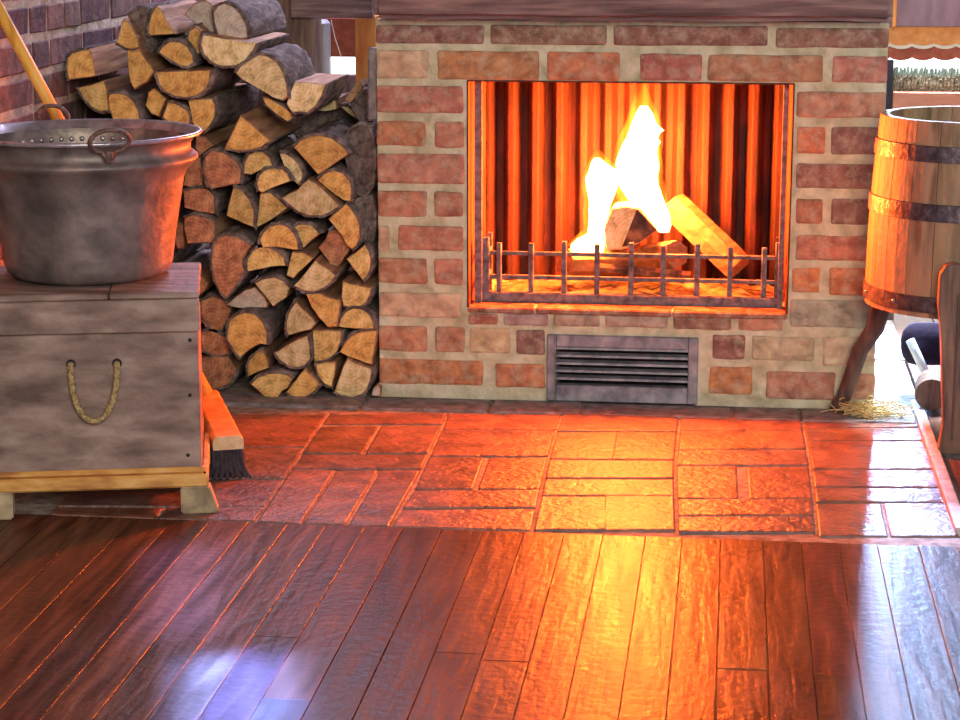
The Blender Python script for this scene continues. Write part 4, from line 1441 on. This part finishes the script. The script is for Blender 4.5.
# ------------------------------------------------------------------ straw by the barrel leg
st = MB()
sc0 = PZ(868, 409)
for i in range(260):
    a = rnd.uniform(0, math.pi)
    p = V((sc0.x + rnd.gauss(0, .033), max(-.1, min(-.02, -.05 + rnd.gauss(0, .022))), .004 + abs(rnd.gauss(0, .012))))
    dv = V((math.cos(a), math.sin(a) * .5, rnd.uniform(-.12, .3))) * rnd.uniform(.02, .05)
    q0, q1 = p - dv / 2, p + dv / 2
    q0.z, q1.z = max(q0.z, .004), max(q1.z, .004)
    st.tube([q0, (q0 + q1) / 2 + V((0, 0, .003)), q1], .0012, 4)
so = st.build('straw_tuft', M['straw'])
tag(so, 'loose tuft of dry straw on the floor beside the barrel leg', 'straw', kind='stuff')

# ------------------------------------------------------------------ wooden post at the right edge, in front of the barrel
pf = PZ(950, 456)
yp = pf.y
pp = MB()
outline = [(937, 455), (940, 440), (943, 425), (942, 380), (941, 340), (938, 305), (940, 275), (946, 266), (955, 264), (964, 267), (968, 276), (968, 455)]
pp.prism([PY(a, b, yp) for a, b in outline], (0, .035, 0), bev=.004)
po_ = pp.build('wooden_post', M['post'])
tag(po_, 'dark weathered wooden post with a groove, in front of the barrel', 'post')
gv = MB()
for pxg in (957,):
    gv.box((PY(pxg, 350, yp).x - .004, yp - .003, PY(pxg, 440, yp).z), (PY(pxg, 350, yp).x + .001, yp + .004, PY(pxg, 295, yp).z), bev=.001)
gv.build('groove_bead', M['leg'], po_)

# low bench behind the barrel: dark padded seat on a pale tube leg
bn_y = .2
bench = thing('low_bench', PY(945, 380, bn_y), 'low bench with a dark rounded seat and pale tube leg under the barrel', 'bench')
k = MB()
zc = PY(930, 344, bn_y).z
xa = PY(916, 344, bn_y).x
rz = abs(PY(930, 323, bn_y).z - PY(930, 365, bn_y).z) / 2
k.tube([V((xa - .034, bn_y, zc)), V((xa - .03, bn_y, zc)), V((xa - .018, bn_y, zc)), V((xa, bn_y, zc)), V((xa + .2, bn_y, zc + .004)), V((xa + .36, bn_y, zc + .004))], [rz * .3, rz * .62, rz * .9, rz, rz, rz], 20)
k.build('seat', M['seat'], bench, smooth=True)
for (pa, pb_) in (((910, 340), (929, 381)), ((1010, 340), (1016, 381))):
    k = MB()
    a_ = PY(*pa, bn_y - rz - .012)
    b_ = PY(*pb_, bn_y - rz - .012)
    t = a_.z / (a_.z - b_.z)
    b_ = a_.lerp(b_, t) if t > 0 else b_
    b_.z = .002
    k.tube([a_, b_], .0105, 12)
    k.build('leg', M['tube'], bench, smooth=True)
# short round log on the floor at the right
ly = .0
cl = PY(932, 383, ly)
k = MB()
rl = .037
k.tube([V((cl.x, ly, rl + .004)), V((cl.x, ly + .004, rl + .004)), V((cl.x + .01, ly + .1, rl + .004))], [rl * .95, rl, rl], 24, mi=0)
ol = k.build('round_log', M['post'], smooth=False)
auto_smooth(ol)
tag(ol, 'short round brown log lying on the bright floor behind the wooden post', 'log')
# ------------------------------------------------------------------ seen past the left of the chimney
yl = .95


def slab(name, px0, px1, py0, py1, y0, m, th=.03, label=None, cat=None, st_=False, down=False, bev=.002, parent=None):
    k = MB()
    ym_ = (py0 + py1) / 2
    xa_, xb_ = PY(px0, ym_, y0).x, PY(px1, ym_, y0).x
    xm_ = (px0 + px1) / 2
    z0_, z1_ = (0 if down else PY(xm_, py1, y0).z), PY(xm_, py0, y0).z
    k.box((xa_, y0, z0_), (xb_, y0 + th, z1_), bev=bev)
    o = k.build(name, M[m], parent)
    if label:
        tag(o, label, cat)
    if st_:
        struct(o)
    return o


slab('timber_post', 252, 313, -60, 70, .9, 'post', .12, 'broad dark timber post behind the log stack, left of the grey pole', 'post', down=True, bev=.006)
slab('trim_7', 290, 372, -60, 18, .86, 'beam', .04, st_=True)
slab('grey_pole', 313, 328, 20, 72, 1.1, 'greypole', .05, 'pale grey upright pole beside the bright little window', 'pole', down=True, bev=.01)
w1 = slab('window_1', 328, 356, 55, 76, 1.24, 'daylight_pane', .008, st_=True)
slab('red_blind', 327, 356, 18, 57, 1.2, 'redcloth', .01, 'dark red blind above the bright little window', 'blind')
k = MB()
k.tube([PY(331, 20, 1.18), PY(335, 38, 1.18), PY(341, 56, 1.18)], .0016, 6)
tag(k.build('blind_cord', M['palecloth']), 'thin pale cord hanging across the dark red blind', 'cord')
slab('trim_8', 355, 376, 16, 80, 1.05, 'orangewood', .06, st_=True, down=True)
# window_1 sill and dark wall below
slab('trim_9', 326, 357, 75, 82, 1.2, 'mauveboard', .06, st_=True)

# ------------------------------------------------------------------ seen past the right of the chimney
yr = 1.12
slab('trim_10', 880, 1060, -70, 27, 1.1, 'mauveboard', .05, st_=True)
slab('trim_11', 894, 898, -70, 27, 1.09, 'orangewood', .05, st_=True)
d1 = slab('door_1', 850, 1060, 40, 420, 1.26, 'daylight_pane', .008, st_=True)
d1.location.z += 0
# scalloped valance over the bright pane
va = thing('scalloped_valance', PY(925, 60, 1.13), 'two-tier orange and red-brown valance with scalloped hem above the bright pane', 'valance')


def scallop(pya, pyb, amp, per, y0, m, name, parent, th=.006):
    b = MB()
    N = 120
    px0, px1 = 884, 1060
    prev = None
    for i in range(N + 1):
        px = px0 + (px1 - px0) * i / N
        s = abs(math.sin(math.pi * (px - 890) / per)) ** .7
        pt, pb2 = PY(px, pya, y0), PY(px, pyb - amp + amp * s, y0)
        cur = [b.bm.verts.new(pt), b.bm.verts.new(pb2), b.bm.verts.new(pb2 + V((0, th, 0))), b.bm.verts.new(pt + V((0, th, 0)))]
        if prev:
            for j in range(4):
                b.bm.faces.new([prev[j], cur[j], cur[(j + 1) % 4], prev[(j + 1) % 4]])
        prev = cur
    return b.build(name, M[m], parent)


scallop(26, 45.5, 2.5, 22, 1.12, 'orangecloth', 'upper_tier', va)
scallop(40, 49, 3, 22, 1.128, 'palecloth', 'pale_trim', va)
scallop(44, 60.5, 3, 22, 1.136, 'redcloth', 'lower_tier', va)
# woven panel with a grey-green top edge
wp = thing('woven_screen', PY(925, 95, 1.05), 'grey-brown woven wicker screen behind the barrel, below the bright pane', 'screen')
k = MB()
zA, zBm, zC = PY(925, 68, 1.05).z, PY(925, 75, 1.05).z, PY(925, 95, 1.05).z
x_a, x_b = PY(893, 80, 1.05).x, PY(1060, 80, 1.05).x
nrod = 46
for i in range(nrod):
    xx = x_a + (x_b - x_a) * (i + .5) / nrod
    k.tube([V((xx, 1.05, zC)), V((xx + rnd.uniform(-.002, .002), 1.045, (zBm + zC) / 2)), V((xx, 1.05, zBm))], .0045, 6)
for i in range(7):
    zq = zC + (zBm - zC) * (i + .3) / 7
    k.tube([V((x_a + (x_b - x_a) * j / 60, 1.05 + (.006 if (j + i) % 2 else -.006), zq)) for j in range(61)], .0045, 6)
k.box((x_a, 1.055, zC), (x_b, 1.06, zBm))
k.build('weave', M['wicker'], wp)
k = MB()
for i in range(60):
    xx = x_a + (x_b - x_a) * (i + .5) / 60
    k.tube([V((xx, 1.05, zBm - .003)), V((xx + rnd.uniform(-.003, .003), 1.05, zA + rnd.uniform(-.004, .004)))], [.005, .003], 5)
k.build('fringe', M['greenfringe'], wp)
k = MB()
for xx in (x_a + .01, x_b - .02):
    k.box((xx, 1.062, 0), (xx + .02, 1.085, zBm), bev=.002)
k.build('frame', M['post'], wp)
slab('bench_board', 893, 1060, 93, 112, 1.0, 'redboard', .03, 'red-brown board behind the barrel rim, under the woven screen', 'board')
bo = bpy.data.objects['bench_board']
k = MB()
for xx in (PY(1000, 100, 1.0).x, PY(1040, 100, 1.0).x):
    k.box((xx, 1.005, 0), (xx + .03, 1.025, PY(925, 111, 1.0).z + .004))
k.build('leg', M['redboard'], bo)
slab('trim_12', 884, 893, 60, 112, 1.02, 'soot', .03, st_=True, down=False)

# ------------------------------------------------------------------ light
wd = bpy.data.worlds.new('world')
SC.world = wd
wd.use_nodes = True
bg = wd.node_tree.nodes['Background']
bg.inputs[0].default_value = (.62, .53, .84, 1)
bg.inputs[1].default_value = .72


def area(name, loc, target, size, power, col, sy=None, spread=None):
    l = bpy.data.lights.new(name, 'AREA')
    l.energy = power
    l.color = col
    l.shape = 'RECTANGLE'
    l.size = size
    l.size_y = sy or size
    if spread:
        l.spread = math.radians(spread)
    o = bpy.data.objects.new(name, l)
    COL.objects.link(o)
    o.location = loc
    o.rotation_euler = (V(target) - V(loc)).to_track_quat('-Z', 'Y').to_euler()
    return o


def point(name, loc, power, col, rad):
    l = bpy.data.lights.new(name, 'POINT')
    l.energy = power
    l.color = col
    l.shadow_soft_size = rad
    o = bpy.data.objects.new(name, l)
    COL.objects.link(o)
    o.location = loc
    return o


# daylight from the windows of the room behind the viewer
area('window_light_room', (1.0, -5.6, 2.0), (-.1, 0, .5), 1.8, 145, (1, .93, .74), 1.3)
# skylight over the rear left corner
area('window_light_rear_left', (-.8, 1.15, 1.75), (-1.0, -.1, .7), .6, 30, (.72, .68, 1), .4)
# strip lamps added at the rear right for the daylight streak past the barrel
area('added_strip_high', (.606, .95, 2.3), (.7, -1.1, 0), .02, 72, (.38, .6, 1), .3, 90)
area('added_strip_low', (.612, .95, .2), (.75, -1.0, .05), .03, 15, (.28, .52, 1), .25, 120)
area('window_light_door_floor', (.95, .95, 1.5), (.75, .45, 0), .5, 26, (.95, .97, 1), .5, 60)  # daylight at the rear right onto the floor behind
# a patch of window light on the boards
tgt = PZ(240, 690)
area('floor_patch_light', (tgt.x + .25, tgt.y - 1.2, 2.1), tgt, .16, 6, (.07, .22, 1), .24, 3)
tgt2 = PZ(188, 590)
area('floor_patch_light', (tgt2.x + .25, tgt2.y - 1.2, 2.1), tgt2, .1, 1.0, (.2, .24, 1), .42, 4)  # second lamp, added to stand in for a lilac reflection
# fire light
point('fire_light', PY(640, 165, .185), 140, (1, .125, .014), .05)
point('fire_light_low', PY(598, 200, .175), 44, (1, .125, .014), .04)

SC.view_settings.view_transform = 'Standard'
SC.view_settings.look = 'None'
SC.view_settings.gamma = 1
SC.view_settings.exposure = 0
SC.view_settings.use_curve_mapping = False
SC.cycles.use_denoising = True
SC.cycles.max_bounces = 8
SC.cycles.sample_clamp_indirect = 6
